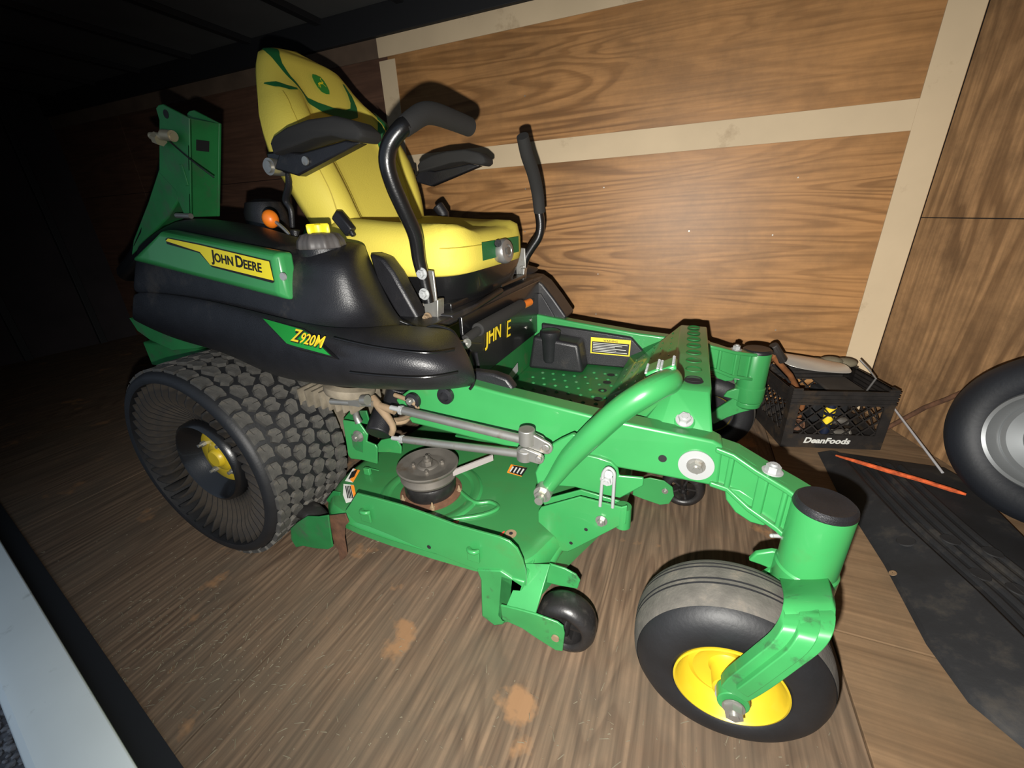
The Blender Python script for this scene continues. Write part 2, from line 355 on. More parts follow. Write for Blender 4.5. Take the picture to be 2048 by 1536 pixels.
# debris on the floor: dry grass blades and grit, beyond counting
mb=M()
for i in range(1300):
    r=random.random()
    if r<.45: x=random.gauss(.25,.25); y=random.gauss(-.86,.10)
    elif r<.7: x=random.gauss(1.45,.22); y=random.gauss(-.80,.12)
    else: x=random.uniform(-.6,1.6); y=random.uniform(-1.0,-.3)
    if not -.8<x<1.62 or not -1.02<y<-.3: continue
    a=random.uniform(0,PI); l=random.choice([.002,.002,.003,.004,.006,.011])*random.uniform(.5,1.1); wd=.0006
    d=V((cos(a),sin(a),0)); nrm=V((-sin(a),cos(a),0)); z=.0006
    c=V((x,y,z)); q=[c-d*l-nrm*wd,c+d*l-nrm*wd,c+d*l*.6+nrm*wd+V((0,0,.0015)),c-d*l+nrm*wd]
    mb.b.faces.new([mb.b.verts.new(p) for p in q])
deb=mb.build('grass_clippings',mat('dry_clippings',(.14,.12,.08),.9,var=.3),floor,smooth=False)
deb['kind']='stuff'
# bright aluminium threshold of the side door (runs slightly skew) and the gravel below it
pa=Z(0,1080,.03); pb=Z(275,1536,.03); dv=(pb-pa).normalized(); nv=V((dv.y,-dv.x,0))
if nv.y>0: nv=-nv
A=pa-dv*.9; Bp=pb+dv*1.6
def sillpt(p,o,z): return V((p.x+nv.x*o,p.y+nv.y*o,z))
prof=[(0,-.06),(0,.030),(.082,.030),(.100,.026),(.112,.014),(.116,-.01),(.116,-.05),(.0,-.06)]
sl=M().loft([[sillpt(A,o,z) for o,z in prof],[sillpt(Bp,o,z) for o,z in prof]]).build('door_sill',SILL,None,bevel=.003,angle=25)
struct(sl); sl.name='trim_6'
gv=M().prism([sillpt(A,-.045,-.03),sillpt(Bp,-.045,-.03),sillpt(Bp,.0,-.03),sillpt(A,.0,-.03)],(0,0,.036)).build('trim_7',RAILM,None,smooth=False); struct(gv)
GR=mat('gravel_ground',(.10,.105,.12),.9,var=.5,vs=60,bump=.6,bs=50)
gr=struct(M().box((-.5,-3.2,-.50),(9,6,.06)).build('ground',GR,None,smooth=False))
mb=M()
for i in range(2600):
    x=random.uniform(-1.5,.5); y=random.uniform(-1.35,-.92); r=random.uniform(.006,.016)
    bmesh.ops.create_icosphere(mb.b,subdivisions=1,radius=r,matrix=Matrix.Translation((x,y,-.468+r*.3))@Matrix.Rotation(random.random()*6,4,'Z')@Matrix.Diagonal((1,random.uniform(.6,1),random.uniform(.5,.8),1)))
o=mb.build('gravel',mat('gravel_stones',(.16,.165,.18),.85,var=.5,vs=40),None,smooth=False); o['kind']='stuff'; tag(o,'grey crushed gravel on the ground outside below the bright door sill','gravel')

# ================================================================= mower
MOW=thing('riding_mower','green and yellow zero turn riding mower with black fenders and high back seat','lawn mower')
def bd(mb,name,mt,**k): return mb.build(name,mt,MOW,**k)
# ---- rear drive wheels (airless tyre): local coords, axis y, outer face at y=-w/2
RW=.3038; WW=.286; YO=-.6125
def rearwheel(yc,sgn,full):
    R=RW-.010; h=WW/2
    prof=[(R-.030,-h*.965),(R-.016,-h*.985),(R-.006,-h*.95),(R,-h*.86),(R+.001,0),(R,h*.86),(R-.006,h*.95),(R-.016,h*.985),(R-.030,h*.965)]
    mb=M(); c=(0,yc,RW)
    # thin shear band: outer skin then back along inner skin
    prof2=prof+[(R-.030,h*.9),(R-.030,-h*.9),prof[0]]
    mb.lathe(c,(0,1,0),prof2,n=96)
    wl=mb.build('rear_wheel',RUBBER,MOW,angle=50)
    # hub sleeve
    mb=M(); so=-h
    mb.lathe(c,(0,1,0),[(.080,so*.36*sgn),(.096,so*.50*sgn),(.112,so*.72*sgn),(.119,so*.76*sgn),(.127,so*.73*sgn),(.131,so*.60*sgn),(.131,so*.3*sgn),(.122,-so*.9*sgn),(.06,-so*.9*sgn)],n=64)
    mb.build('hub_sleeve',BLACK_METAL,wl,angle=50)
    mb=M(); yy=yc+so*.42*sgn
    mb.lathe((0,yy,RW),(0,-sgn,0),[(.086,-.02),(.086,0),(.080,.004),(.046,.006),(.042,.010),(.030,.012),(.028,.020),(.024,.024),(.0001,.024)],n=48)
    mb.build('hub_plate',YELLOW,wl)
    if full:
        for k in range(4):
            a=PI/4+k*PI/2+.15; p=V((.062*cos(a),yy-.004*sgn,RW+.062*sin(a)))
            M().cyl(p,p+V((0,-.012*sgn,0)),.0085,n=6).cyl(p+V((0,-.012*sgn,0)),p+V((0,-.022*sgn,0)),.005,n=12).build('lug_nut',STEEL,wl)
    # spokes
    ns=46; me=None
    for k in range(ns):
        a=2*PI*k/ns
        if me is None:
            mb=M(); rows=[]
            for j in range(8):
                t=j/7; r=.131+t*(R-.0305-.131); off=.030*sin(PI*t)+.028*t
                th=.0045
                rows.append([(r*cos(off/r),yv,r*sin(off/r)) for yv in (-h*(.58+.35*min(1,t*1.6)),h*.9)])
            R1=[[mb.b.verts.new(V(p)) for p in rr] for rr in rows]
            for p,q in zip(R1,R1[1:]): mb.b.faces.new((p[0],p[1],q[1],q[0]))
            so_=mb.build('spoke',SPOKEM,None,solid=.0065); me=so_.data; first=so_; ob=so_
        else:
            ob=first.copy(); COL.objects.link(ob)
        ob.rotation_euler=(0,a,0); ob.location=c; setp(ob,wl)
    # web shroud between spokes, near mid width
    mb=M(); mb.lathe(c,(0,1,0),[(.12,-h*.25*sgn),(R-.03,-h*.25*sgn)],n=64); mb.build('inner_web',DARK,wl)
    if full:
        rows=6; n=38; pw=(WW-.030)/rows; pc=2*PI*RW/n
        shp=[ # (u along circumference, v across) in unit cell, each with a thin slit
          [(-.48,-.32),(-.06,-.48),(.12,-.42),(.16,-.05),(.19,-.05),(.17,-.40),(.30,-.34),(.48,-.06),(.46,.30),(.20,.48),(-.02,.40),(-.46,.16)],
          [(-.48,-.08),(-.22,-.48),(.04,-.30),(.30,-.48),(.48,-.20),(.42,.28),(.14,.48),(.03,.46),(.02,.0),(-.01,.0),(-.02,.46),(-.30,.42)],
          [(-.48,-.46),(.36,-.48),(.48,-.20),(.12,-.10),(.02,-.02),(.13,-.06),(.48,-.14),(.44,.34),(.04,.48),(-.44,.40),(-.36,.0)]]
        mes=[]
        for si,sh in enumerate(shp):
            for fl_ in (1,-1):
                mb=M(); 
                def cp(u,v,r): 
                    a=u*pc/RW*.97; return V((r*cos(a),v*pw*.97,r*sin(a)))
                top=[cp(u*.90,v*.90*fl_,RW+.001) for u,v in sh]; bot=[cp(u*.94,v*.94*fl_,RW-.011) for u,v in sh]
                mb.loft([bot,top],cap=True)
                ob=mb.build('tread_block',TREADM,None,smooth=False); mes.append(ob)
        used=set(); rs=random.Random(3)
        for j in range(rows):
            for i in range(n):
                edge=j in (0,rows-1)
                si=2 if edge else (0 if (i+j)%2 else 1); idx=si*2+(0 if ((j<3) ^ (i%2==0 and not edge)) else 1)
                ob=mes[idx]
                if idx in used: ob=ob.copy(); COL.objects.link(ob)
                used.add(idx)
                vv=yc+(j-(rows-1)/2)*pw*1.0
                a=2*PI*(i+ (.5 if j%2 else 0)+rs.uniform(-.05,.05))/n
                ob.rotation_euler=(0,a,0); ob.location=(0,vv,RW-(.004 if edge else 0)); 
                sc=rs.uniform(.93,1.03); ob.scale=(1,sc,1)
                setp(ob,wl)
        for ix,ob in enumerate(mes):
            if ix not in used: bpy.data.objects.remove(ob)
    return wl
rearwheel(YO+WW/2,1,True); rearwheel(-(YO+WW/2),-1,False)
# axle + transmission
bd(M().cyl((0,-.5,RW),(0,.5,RW),.03),'axle',RUST)
mb=M().box((.02,-.25,.33),(.26,.16,.24)).box((.02,.25,.33),(.26,.16,.24)).box((-.02,0,.32),(.3,.34,.2)); bd(mb,'transmission',ALU,bevel=.01)

# ---- frame rails
top=[(860,748),(1000,786),(1200,836),(1426,882),(1447,893)]; bot=[(1437,975),(1287,946),(1060,905),(956,880),(823,847),(790,800)]
nr=bd(M().prism([Y(a,b,-.37) for a,b in top+bot],(0,.05,0)),'frame_rail',GREEN,bevel=.006,seg=3)
fr=mirror(nr)
ft=[Y(a,b,.37) for a,b in ((1125,639),(1300,667),(1400,692))]
# far pan flange
fl2=M().prism([ft[0]+V((-.25,0,.02)),ft[0],ft[1],ft[2],ft[2]-V((0,0,.09)),ft[1]-V((0,0,.12)),ft[0]-V((0,0,.15)),ft[0]-V((.25,0,.15))],(0,-.012,0)); bd(fl2,'pan_side_flange',GREEN,bevel=.003)
# rear frame bits and diagonal
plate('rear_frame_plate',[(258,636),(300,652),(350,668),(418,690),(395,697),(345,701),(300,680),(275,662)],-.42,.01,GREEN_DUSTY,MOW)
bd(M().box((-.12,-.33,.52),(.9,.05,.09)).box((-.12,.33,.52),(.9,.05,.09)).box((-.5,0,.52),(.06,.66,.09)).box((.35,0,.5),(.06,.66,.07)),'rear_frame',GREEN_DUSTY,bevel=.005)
# engine, behind the seat, dark
mb=M().box((-.42,0,.68),(.42,.44,.24)).lathe((-.42,0,.80),(0,0,1),[(.20,0),(.20,.05),(.17,.085),(.05,.10),(.001,.10)],n=32)
bd(mb,'engine',BLACK,bevel=.02,angle=40)
mb=M(); pth=[Y(500,440,-.2),Y(540,405,-.2),Y(575,415,-.2),Y(590,440,-.2)]
bd(M().lathe(Y(535,440,-.18),(0,0,1),[(.06,-.06),(.06,.02),(.05,.05),(.02,.06),(.001,.06)],n=24),'air_filter',BLACK)

# ---- washer, hole, bolts on near rail (mirrored too where plain)
c=Y(1392,930,-.371)
mb=M().cyl(c,c-V((0,.003,0)),.034,n=40); w1=bd(mb,'rail_washer',STEEL_L)
bd(M().bolt(c-V((0,.003,0)),(0,-1,0),.0125,.011),'rail_nut',STEEL)
c=Y(1325,917,-.3705); bd(M().cyl(c,c-V((0,.0008,0)),.0085,n=20),'rail_hole',DARK)

# ---- front axle arm (cast), pivot tube, fork, caster wheel
def lerp(a,b,t): return V(a)*(1-t)+V(b)*t
def armside():
    objs=[]
    # centre line stations: (x,y,ztop,zbot,halfwidth)
    st=[(1.325,-.350,.498,.405,.026),(1.362,-.353,.490,.400,.026),(1.405,-.372,.474,.376,.026),(1.455,-.400,.462,.362,.026),(1.485,-.425,.455,.352,.028)]
    mb=M(); 
    def sec(s,zt,zb,hw,k):
        # direction in plan
        d=V((st[min(k+1,len(st)-1)][0]-st[max(k-1,0)][0],st[min(k+1,len(st)-1)][1]-st[max(k-1,0)][1],0)).normalized(); nn=V((-d.y,d.x,0))
        c=V((s[0],s[1],0)); return [c-nn*hw+V((0,0,zb)),c+nn*hw+V((0,0,zb)),c+nn*hw+V((0,0,zt)),c-nn*hw+V((0,0,zt))]
    mb.loft([sec(s,s[2],s[3],s[4]*.62,k) for k,s in enumerate(st)])
    mb.loft([sec(s,s[2],s[2]-.012,s[4],k) for k,s in enumerate(st)])
    mb.loft([sec(s,s[3]+.012,s[3],s[4],k) for k,s in enumerate(st)])
    # upright ribs closing the pockets
    for k in (1,2,3):
        for (t0,t1) in ((-.10,.12),) if k!=2 else ((.1,.42),):
            a=st[k]; b=st[k+1]
            A=[lerp((a[0],a[1],0),(b[0],b[1],0),t) for t in (t0,t1)]
            d=(A[1]-A[0]).normalized(); nn=V((-d.y,d.x,0)); hw=a[4]*.92
            mb.loft([[A[i]-nn*hw+V((0,0,a[3]+.003)),A[i]+nn*hw+V((0,0,a[3]+.003)),A[i]+nn*hw+V((0,0,a[2]-.003)),A[i]-nn*hw+V((0,0,a[2]-.003))] for i in (0,1)])
    arm=bd(mb,'front_axle_arm',GREEN,bevel=.0035,seg=3); objs.append(arm)
    p=V((1.422,-.385,.4705)); objs.append(bd(M().bolt(p,(.05,0,1),.0125,.012,.018),'arm_bolt',STEEL_L))
    # curved gusset below the arm
    g=[Z(1449,985,.40),Z(1475,1020,.39),Z(1505,1043,.38),Z(1530,1052,.38),Z(1545,1045,.38),Z(1500,985,.385)]
    g=[Y(1449,975,-.372),Y(1452,1000,-.378),Y(1470,1025,-.385),Y(1500,1045,-.392),Y(1527,1053,-.398),Y(1545,1045,-.40),Y(1510,1000,-.39),Y(1480,980,-.38)]
    objs.append(bd(M().prism(g,(.0,.012,0)),'arm_gusset',GREEN,bevel=.003))
    c=V((1.4948,-.441,0)); tr=.047
    prof=[(tr*.9,.262),(tr+.001,.266),(tr+.003,.272),(tr+.003,.318),(tr,.322),(tr,.450),(tr*.97,.4535)]
    objs.append(bd(M().lathe(c,(0,0,1),prof,n=48,cap=True),'pivot_tube',GREEN,angle=30))
    objs.append(bd(M().lathe(c,(0,0,1),[(tr-.001,.448),(tr+.0005,.452),(tr-.001,.459),(tr-.006,.4635),(tr-.012,.4625),(.001,.462)],n=48,cap=True),'dust_cap',BLACK,angle=30))
    gq=Y(1562,1072,-.415); objs.append(bd(M().cyl(gq,gq+V((-.014,-.004,.0)),.004,n=10).sphere(gq+V((-.016,-.005,0)),.004),'grease_fitting',STEEL_L))
    return objs
AS=armside()
for o in AS: mirror(o)
CW=V((1.3794,-.5352,.165)); CR=.165; HW=.08
def caster(parent=None):
    prof=[]
    def tp(u):
        return CR-(CR-.098)*(1-(1-abs(u)**2.7)**(1/2.7))
    us=[-1,-.985,-.95,-.9,-.82,-.72,-.6,-.4,-.22]
    for u in us: prof.append((tp(u),u*HW))
    # circumferential grooves
    for g in (-.13,.0,.36,.49):
        for du,dz in ((-.022,0),(-.014,-.003),(.014,-.003),(.022,0)): prof.append((tp(g+du)+dz,(g+du)*HW))
    for u in us[:6][::-1]: prof.append((tp(-u),-u*HW))
    prof=[(.088,-HW*.86),(.090,-HW*.93)]+prof+[(.090,HW*.93),(.088,HW*.86),(.088,-HW*.86)]
    wl=M().lathe(CW,(0,1,0),prof,n=96).build('caster_wheel',RUBBER,MOW,angle=60)
    # dusty crown
    tr=[]
    for u in [-.66,-.55]+[x for g in (-.42,.0,.42) for x in (g-.071,g+.071)]+[.55,.66]: tr.append(u)
    mb=M()
    for a,b in ((-.66,-.155),(-.105,-.025),(.025,.335),(.385,.465),(.515,.68)):
        pr=[(tp(a+(b-a)*k/4)+.0007,(a+(b-a)*k/4)*HW) for k in range(5)]
        mb.lathe(CW,(0,1,0),pr,n=96)
    mb.build('tread_band',RUBBER_WORN,wl)
    # rim dish
    mb=M(); h=HW
    mb.lathe(CW,(0,-1,0),[(.080,-.05),(.0895,h*.90),(.0905,h*.97),(.0875,h*.985),(.084,h*.93),(.080,h*.74),(.071,h*.60),(.066,h*.56),(.058,h*.62),(.048,h*.55),(.032,h*.52),(.028,h*.60),(.027,h*1.02),(.022,h*1.05),(.012,h*1.05),(.012,h*.5)],n=72)
    mb.build('rim',YELLOW,wl,angle=35)
    a=V((.062,0,.0)); 
    M().cyl(CW+V((0,-h*1.03,0)),CW+V((0,-h*1.33,0)),.017,n=24).cyl(CW+V((0,-h*1.03,0)),CW+V((0,-h*1.16,0)),.023,n=24).build('axle_spacer',STEEL_L,wl)
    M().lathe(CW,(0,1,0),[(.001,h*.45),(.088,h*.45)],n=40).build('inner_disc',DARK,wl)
    return wl
cw=caster(); cwf=mirror(cw)
# fork: loft of flat bars
def bar(mb,pts,wid,th):
    """pts centre line in xz with y; wid in-plane width; th thickness along y"""
    pts=[V(p) for p in pts]; rings=[]
    for i,p in enumerate(pts):
        d=pts[min(i+1,len(pts)-1)]-pts[max(i-1,0)]; d=V((d.x,0,d.z)).normalized(); nn=V((-d.z,0,d.x))
        w_=wid[i] if isinstance(wid,(list,tuple)) else wid; t_=th[i] if isinstance(th,(list,tuple)) else th
        rings.append([p-nn*w_/2+V((0,-t_/2,0)),p+nn*w_/2+V((0,-t_/2,0)),p+nn*w_/2+V((0,t_/2,0)),p-nn*w_/2+V((0,t_/2,0))])
    mb.loft(rings)
AX=V((1.3794,-.645,.165))
near=[(1.497,-.470,.270),(1.506,-.515,.262),(1.518,-.560,.243),(1.512,-.595,.222),(1.485,-.622,.200),(1.430,-.640,.178),tuple(AX)]
near=[V((1.500,-.462,.275)),Y(1617,1200,-.50),Y(1622,1245,-.56),Y(1612,1290,-.60),Y(1575,1335,-.63),Y(1520,1372,-.645),Y(1466,1403,-.650)]
AX=near[-1]
wd=[.070,.072,.068,.062,.056,.050,.044]
STN=[((1562,1172),(1661,1168),-.485),((1571,1210),(1672,1210),-.590),((1566,1250),(1669,1262),-.635),((1546,1284),(1647,1300),-.648),((1513,1312),(1598,1338),-.652),((1482,1337),(1548,1374),-.655),((1456,1358),(1513,1396),-.655),((1442,1374),(1492,1406),-.655)]
def strip(mb,st,f0,f1,th,dy=0):
    # smooth the stations first
    P=[(V((*a_,0)),V((*b_,0)),y_) for a_,b_,y_ in st]; Q=[]
    for i in range(len(P)-1):
        p0,p1,p2,p3=P[max(i-1,0)],P[i],P[i+1],P[min(i+2,len(P)-1)]
        for k in range(4):
            t=k/4; cr=lambda a,b,c,d:.5*((2*b)+(c-a)*t+(2*a-5*b+4*c-d)*t*t+(3*b-a-3*c+d)*t**3)
            Q.append(tuple(cr(p0[j],p1[j],p2[j],p3[j]) for j in range(3)))
    Q.append(P[-1]); rings=[]
    for a_,b_,y_ in Q:
        A_=Y(a_.x,a_.y,y_); B_=Y(b_.x,b_.y,y_); L_=A_*(1-f0)+B_*f0; R_=A_*(1-f1)+B_*f1
        rings.append([L_+V((0,dy,0)),R_+V((0,dy,0)),R_+V((0,dy+th,0)),L_+V((0,dy+th,0))])
    mb.loft(rings)
mb=M(); strip(mb,STN,0,1,.020)
mb.cyl(AX+V((0,-.004,0)),AX+V((0,.020,0)),.024,n=24)
mb.lathe((1.4948,-.441,0),(0,0,1),[(.030,.235),(.044,.245),(.046,.262),(.030,.266)],n=32,cap=True)
fk=bd(mb,'caster_fork',GREEN_WORN,bevel=.004,seg=3)
mb=M(); strip(mb,STN[:7],.28,.68,.012,-.009); mb.build('fork_rib',GREEN_WORN,fk,bevel=.004,seg=3)
ig=[V((1.490,-.425,.270)),V((1.482,-.420,.262)),V((1.455,-.425,.238)),V((1.42,-.432,.205)),V((1.3794,-.434,.165))]
mb=M(); bar(mb,ig,[.09,.075,.06,.05,.045],.014)
ear=[Y(1497,1122,-.42),Y(1512,1108,-.42),Y(1545,1103,-.42),Y(1562,1106,-.42),Y(1570,1165,-.42),Y(1545,1140,-.42),Y(1520,1130,-.42)]
mb.prism(ear,(0,.012,0)); mb.build('fork_inner_leg',GREEN_WORN,fk,bevel=.003)
M().bolt(AX+V((0,-.009,0)),(0,-1,0),.0145,.012,.017).build('axle_bolt',STEEL,fk)
mirror(fk)

# ---- foot pan
PZ=.39
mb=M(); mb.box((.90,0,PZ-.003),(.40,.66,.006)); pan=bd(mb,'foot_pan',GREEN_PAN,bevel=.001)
mb=M()
for i in range(8):
    for j in range(11):
        x=.76+i*.040+(.020 if j%2 else 0); y=-.285+j*.052
        if x>1.05 or (x<.93 and y>.22): continue
        mb.lathe((x,y,PZ),(0,0,1),[(.0072,0),(.0055,.003),(.003,.0042),(.001,.0035)],n=10)
o=mb.build('raised_dimples',GREEN_DUSTY,pan); o['kind']='stuff'
for i,(px_,py_) in enumerate([(1222,750),(1214,765),(1205,781),(1196,798),(1186,818)]):
    x,y,_z=Z(px_,py_,PZ)
    M().lathe((x,y,PZ+.0006),(0,0,1),[(.0001,0),(.014,0),(.014,.0004),(.0001,.0004)],n=20).build('pan_hole',DARK,pan)
for k,ob in enumerate(pan.children):
    if ob.name.startswith('pan_hole'): 
        for v in ob.data.vertices: v.co.y=v.co.y*1
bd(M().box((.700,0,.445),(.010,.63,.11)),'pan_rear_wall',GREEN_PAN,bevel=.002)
# black far side console in pan with moulded box + cup shape, warning decal
FY=.305
pts=[Y(1060,655,FY),Y(1170,640,FY),Y(1262,668,FY),Y(1275,685,FY),Y(1290,690,FY),Y(1262,735,FY),Y(1060,730,FY)]
con=bd(M().prism([V((.735,FY,.392)),V((1.10,FY,.392)),V((1.13,FY,.455)),V((1.10,FY,.485)),V((1.075,FY,.512)),V((.735,FY,.545))],(0,.02,0)),'side_console',BLACK,bevel=.006)
M().prism([V((.712,FY,.391)),V((.925,FY,.391)),V((.905,FY,.50)),V((.735,FY,.520))],(0,-.095,0)).build('console_box',BLACK,con,bevel=.012,seg=3)
M().lathe((.795,FY-.075,0),(0,0,1),[(.024,.42),(.029,.43),(.033,.51),(.038,.52),(.038,.537),(.032,.541),(.001,.541)],n=28,cap=True).build('cup_boss',BLACK,con)
q=[Y(1182,674,FY-.001),Y(1262,681,FY-.001),Y(1259,713,FY-.001),Y(1181,706,FY-.001)]
sheet('warning_decal',q,.0008,YELLOW_P,con,label='yellow bordered black warning decal')
def inq(q,u,v,l=.0012): 
    p=(q[0]*(1-u)+q[1]*u)*(1-v)+(q[3]*(1-u)+q[2]*u)*v; return p+(CAM-p).normalized()*l
sheet('decal_field',[inq(q,.03,.24),inq(q,.97,.24),inq(q,.97,.94),inq(q,.03,.94)],.0003,BLACK_P,con)
text('decal_lettering',[('WARNING',1)],inq(q,.32,.21,.0018),q[1]-q[0],q[0]-q[3],(q[1]-q[0]).length*.36,BLACK_P,con,bold=.02)
for k in range(6):
    v=.33+k*.10; e=(.93,.80,.62,.90,.66,.93)[k]
    sheet('decal_line',[inq(q,.06,v,.0018),inq(q,e,v,.0018),inq(q,e,v+.028,.0018),inq(q,.06,v+.028,.0018)],.0002,WHITE,con)
# black strip as painted shadow along the near pan edge, and near-side moulding
l0=Y(1005,790,-.345); l1=Y(1270,856,-.345)
bd(M().prism([l0+V((0,-.0,.0)),l1,l1+V((0,.03,.0)),l0+V((0,.03,0))],(0,0,.004)),'edge_shadow_strip',BLACK)
plate('console_stub',[(940,742),(985,748),(1012,758),(1025,775),(1028,782),(1000,783),(945,765)],-.335,.03,BLACK,MOW,bevel=.006)
# front raised foot rest
T0,T1=1.232,1.312
mb=M()
sec=lambda y,zt,x0,x1,xb0,xb1,zb:[V((xb0,y,zb)),V((x0,y,zt)),V((x1,y,zt)),V((xb1,y,zb))]
mb.loft([[V((1.165,-.345,.490)),V((1.215,-.345,.497)),V((1.320,-.345,.492)),V((1.326,-.345,.470)),V((1.16,-.345,.470))],
         [V((1.20,-.300,.53)),V((1.235,-.285,.575)),V((1.305,-.285,.575)),V((1.322,-.31,.47)),V((1.16,-.31,.47))],
         [V((1.04,-.26,.395)),V((1.234,-.268,.582)),V((1.308,-.268,.582)),V((1.324,-.27,.42)),V((1.05,-.26,.385))],
         [V((1.05,.24,.395)),V((1.236,.255,.580)),V((1.312,.255,.578)),V((1.326,.26,.40)),V((1.05,.24,.385))],
         [V((1.08,.315,.45)),V((1.20,.335,.52)),V((1.315,.335,.51)),V((1.326,.335,.44)),V((1.10,.335,.42))]])
fr_=bd(mb,'foot_rest',GREEN,bevel=.007,seg=3)
for k in range(8):
    y=.225-k*.0655
    M().lathe((1.273,y,.5795),(0,0,1),[(.0001,0),(.011,0),(.0135,.0022),(.015,.0030)] if 0 else [(.0001,.0016),(.015,.0016),(.0175,.0036),(.0190,.0012)],n=24,u=(1,0,0)).build('oval_slot',DARK if k==7 else GREEN_PAN,fr_)
M().lathe((1.273,-.245,.582),(0,0,1),[(.0001,.0004),(.017,.0004),(.018,.0015),(.020,.0005)],n=28).build('oval_slot',DARK,fr_)
# raised tread marks on the inner ramp
mb=M(); a=V((1.236,0,.581)); b_=V((1.045,0,.395)); dd=(b_-a); nn=V((-dd.z,0,dd.x)).normalized(); nn=nn if nn.z>0 else -nn
for i in range(6):
    for j in range(9):
        t=.12+i*.14; p=a+dd*t+V((0,-.24+j*.058+(.029 if i%2 else 0),0))
        if p.y>.24: continue
        u=dd.normalized()
        mb.loft([[p-V((0,.010,0)),p+u*.004,p+V((0,.010,0)),p-u*.004],[p-V((0,.007,0))+nn*.003,p+u*.002+nn*.003,p+V((0,.007,0))+nn*.003,p-u*.002+nn*.003]])
o=mb.build('ramp_lugs',GREEN,fr_); o['kind']='stuff'
# dimple bolt on its near end
c=Z(1360,862,.515); c=V((1.262,-.318,.520))
bd(M().lathe(c+V((0,-.004,.004)),(0,-.62,.78),[(.024,-.004),(.020,.001),(.001,.001)],n=24),'bolt_dimple',GREEN)
bd(M().bolt(c+V((0,-.008,.004)),(0,-.5,.86),.0125,.011,.0175),'foot_rest_bolt',STEEL_L)

# ---- deck lift arm and pedal
ptsA=[Y(1088,985,-.435),Y(1108,958,-.435),Y(1140,915,-.435),Y(1190,865,-.435),Y(1240,820,-.432),Y(1285,790,-.425),Y(1318,772,-.405),Y(1338,762,-.375),Y(1332,752,-.34)]
la=bd(M().tube(ptsA,[.013,.017,.023,.025,.025,.025,.025,.025,.024],n=24,smooth=5),'lift_arm',GREEN)
plate('lift_arm_plate',[(1098,893),(1120,880),(1146,868),(1165,880),(1140,925),(1110,965),(1095,988),(1075,975),(1070,945),(1085,915)],-.43,.012,GREEN,MOW,bevel=.003)
c=Y(1085,988,-.452); bd(M().cyl(c+V((0,.02,0)),c-V((0,.003,0)),.020,n=24).bolt(c,(-.1,-1,0),.0145,.013,.019).cyl(c+V((0,-.012,0)),c+V((0,-.028,0)),.0095,n=16),'lift_arm_nut',STEEL)
for k,(cx,cy) in enumerate([(1308,738),(1338,731)]):
    c=Y(cx,cy,-.345); R_=Matrix.Rotation(-.5,3,'X')
    pd=bd(M().box(c,(.030,.055,.012),rot=Matrix.Rotation(-.5,3,'Y')),'pedal_pad',GREEN,bevel=.004)
    mb=M()
    for s_ in (-1,1):
        for t in range(7): mb.lathe(c+Matrix.Rotation(-.5,3,'Y')@V((s_*.012,-.024+t*.008,.006)),(-.45,0,.9),[(.0035,-.001),(.002,.002),(.0001,.003)],n=8)
    mb.build('pedal_teeth',STEEL_L,pd)
# ---- tie rods + clevises
def rod(a,b,r,e0=.04,name='tie_rod'):
    a,b=V(a),V(b); d=(b-a).normalized()
    o=bd(M().cyl(a+d*e0,b,r,n=20),name,STEEL)
    M().cyl(a,a+d*e0,r*.62,n=14).cyl(a+d*(e0-.012),a+d*(e0-.004),r*1.15,n=6).build('threaded_end',STEEL_L,o)
    return o
rod(Y(782,815,-.425),Y(1043,878,-.445),.0105); rod(Y(785,876,-.425),Y(1045,908,-.450),.0095)
def eyeplate(mb,pa,pb,y,ra,rb,th):
    A_=Y(*pa,y); B_=Y(*pb,y); d=(B_-A_).normalized(); P=[]
    n0=V((-d.z,0,d.x))
    for i in range(9): t=PI/2+PI*i/8; P.append(A_+(d*cos(t)+n0*sin(t))*ra)
    for i in range(9): t=-PI/2+PI*i/8; P.append(B_+(d*cos(t)+n0*sin(t))*rb)
    mb.prism(P,(0,-th,0))
mb=M(); eyeplate(mb,(1056,876),(1093,893),-.452,.019,.015,.008); eyeplate(mb,(1056,872),(1080,880),-.425,.018,.014,.008)
mb.cyl(Y(1056,876,-.460)+V((-.004,.004,.019)),Y(1056,876,-.460)+V((-.004,.004,-.017)),.0175,n=28)
cl=bd(mb,'rod_clevis',STEEL,bevel=.002)
mb=M(); eyeplate(mb,(1052,905),(1078,914),-.458,.015,.013,.009); mb.cyl(Y(1050,898,-.455),Y(1050,918,-.455),.018,n=28)
bd(mb,'rod_clevis',STEEL,bevel=.002)
c=Y(1093,893,-.460); M().cyl(c,c-V((0,.008,0)),.0085,n=24).build('clevis_pin',STEEL,cl,bevel=.002)
c=Y(1079,915,-.467); M().cyl(c,c-V((0,.010,0)),.0075,n=6).build('clevis_bolt',STEEL,cl,bevel=.001)

# ---- upper hanger on rail, u link, lower deck bracket
plate('rail_hanger',[(1118,912),(1150,905),(1195,915),(1222,924),(1236,938),(1238,952),(1287,956),(1287,972),(1240,997),(1205,990),(1150,975),(1110,972)],-.378,.008,GREEN,MOW,bevel=.003)
mb=M().tube([Y(1200,1012,-.408),Y(1204,965,-.408),Y(1207,945,-.408),Y(1217,936,-.408),Y(1228,945,-.408),Y(1228,965,-.408),Y(1225,1015,-.408)],.0038,n=10,smooth=4)
ul=bd(mb,'hanger_link',STEEL_L); M().bolt(Y(1217,949,-.385)+V((0,-.02,0)),(0,-1,0),.010,.008).cyl(Y(1217,949,-.375),Y(1217,949,-.405),.008).build('hanger_bolt',STEEL_L,ul)
pl=[(1076,1024),(1082,1015),(1160,994),(1243,1015),(1254,1012),(1252,1048),(1237,1053),(1147,1099),(1136,1104),(1114,1101),(1108,1092),(1110,1075),(1076,1044)]
plate('deck_bracket',pl,-.400,.006,GREEN,MOW,bevel=.002)
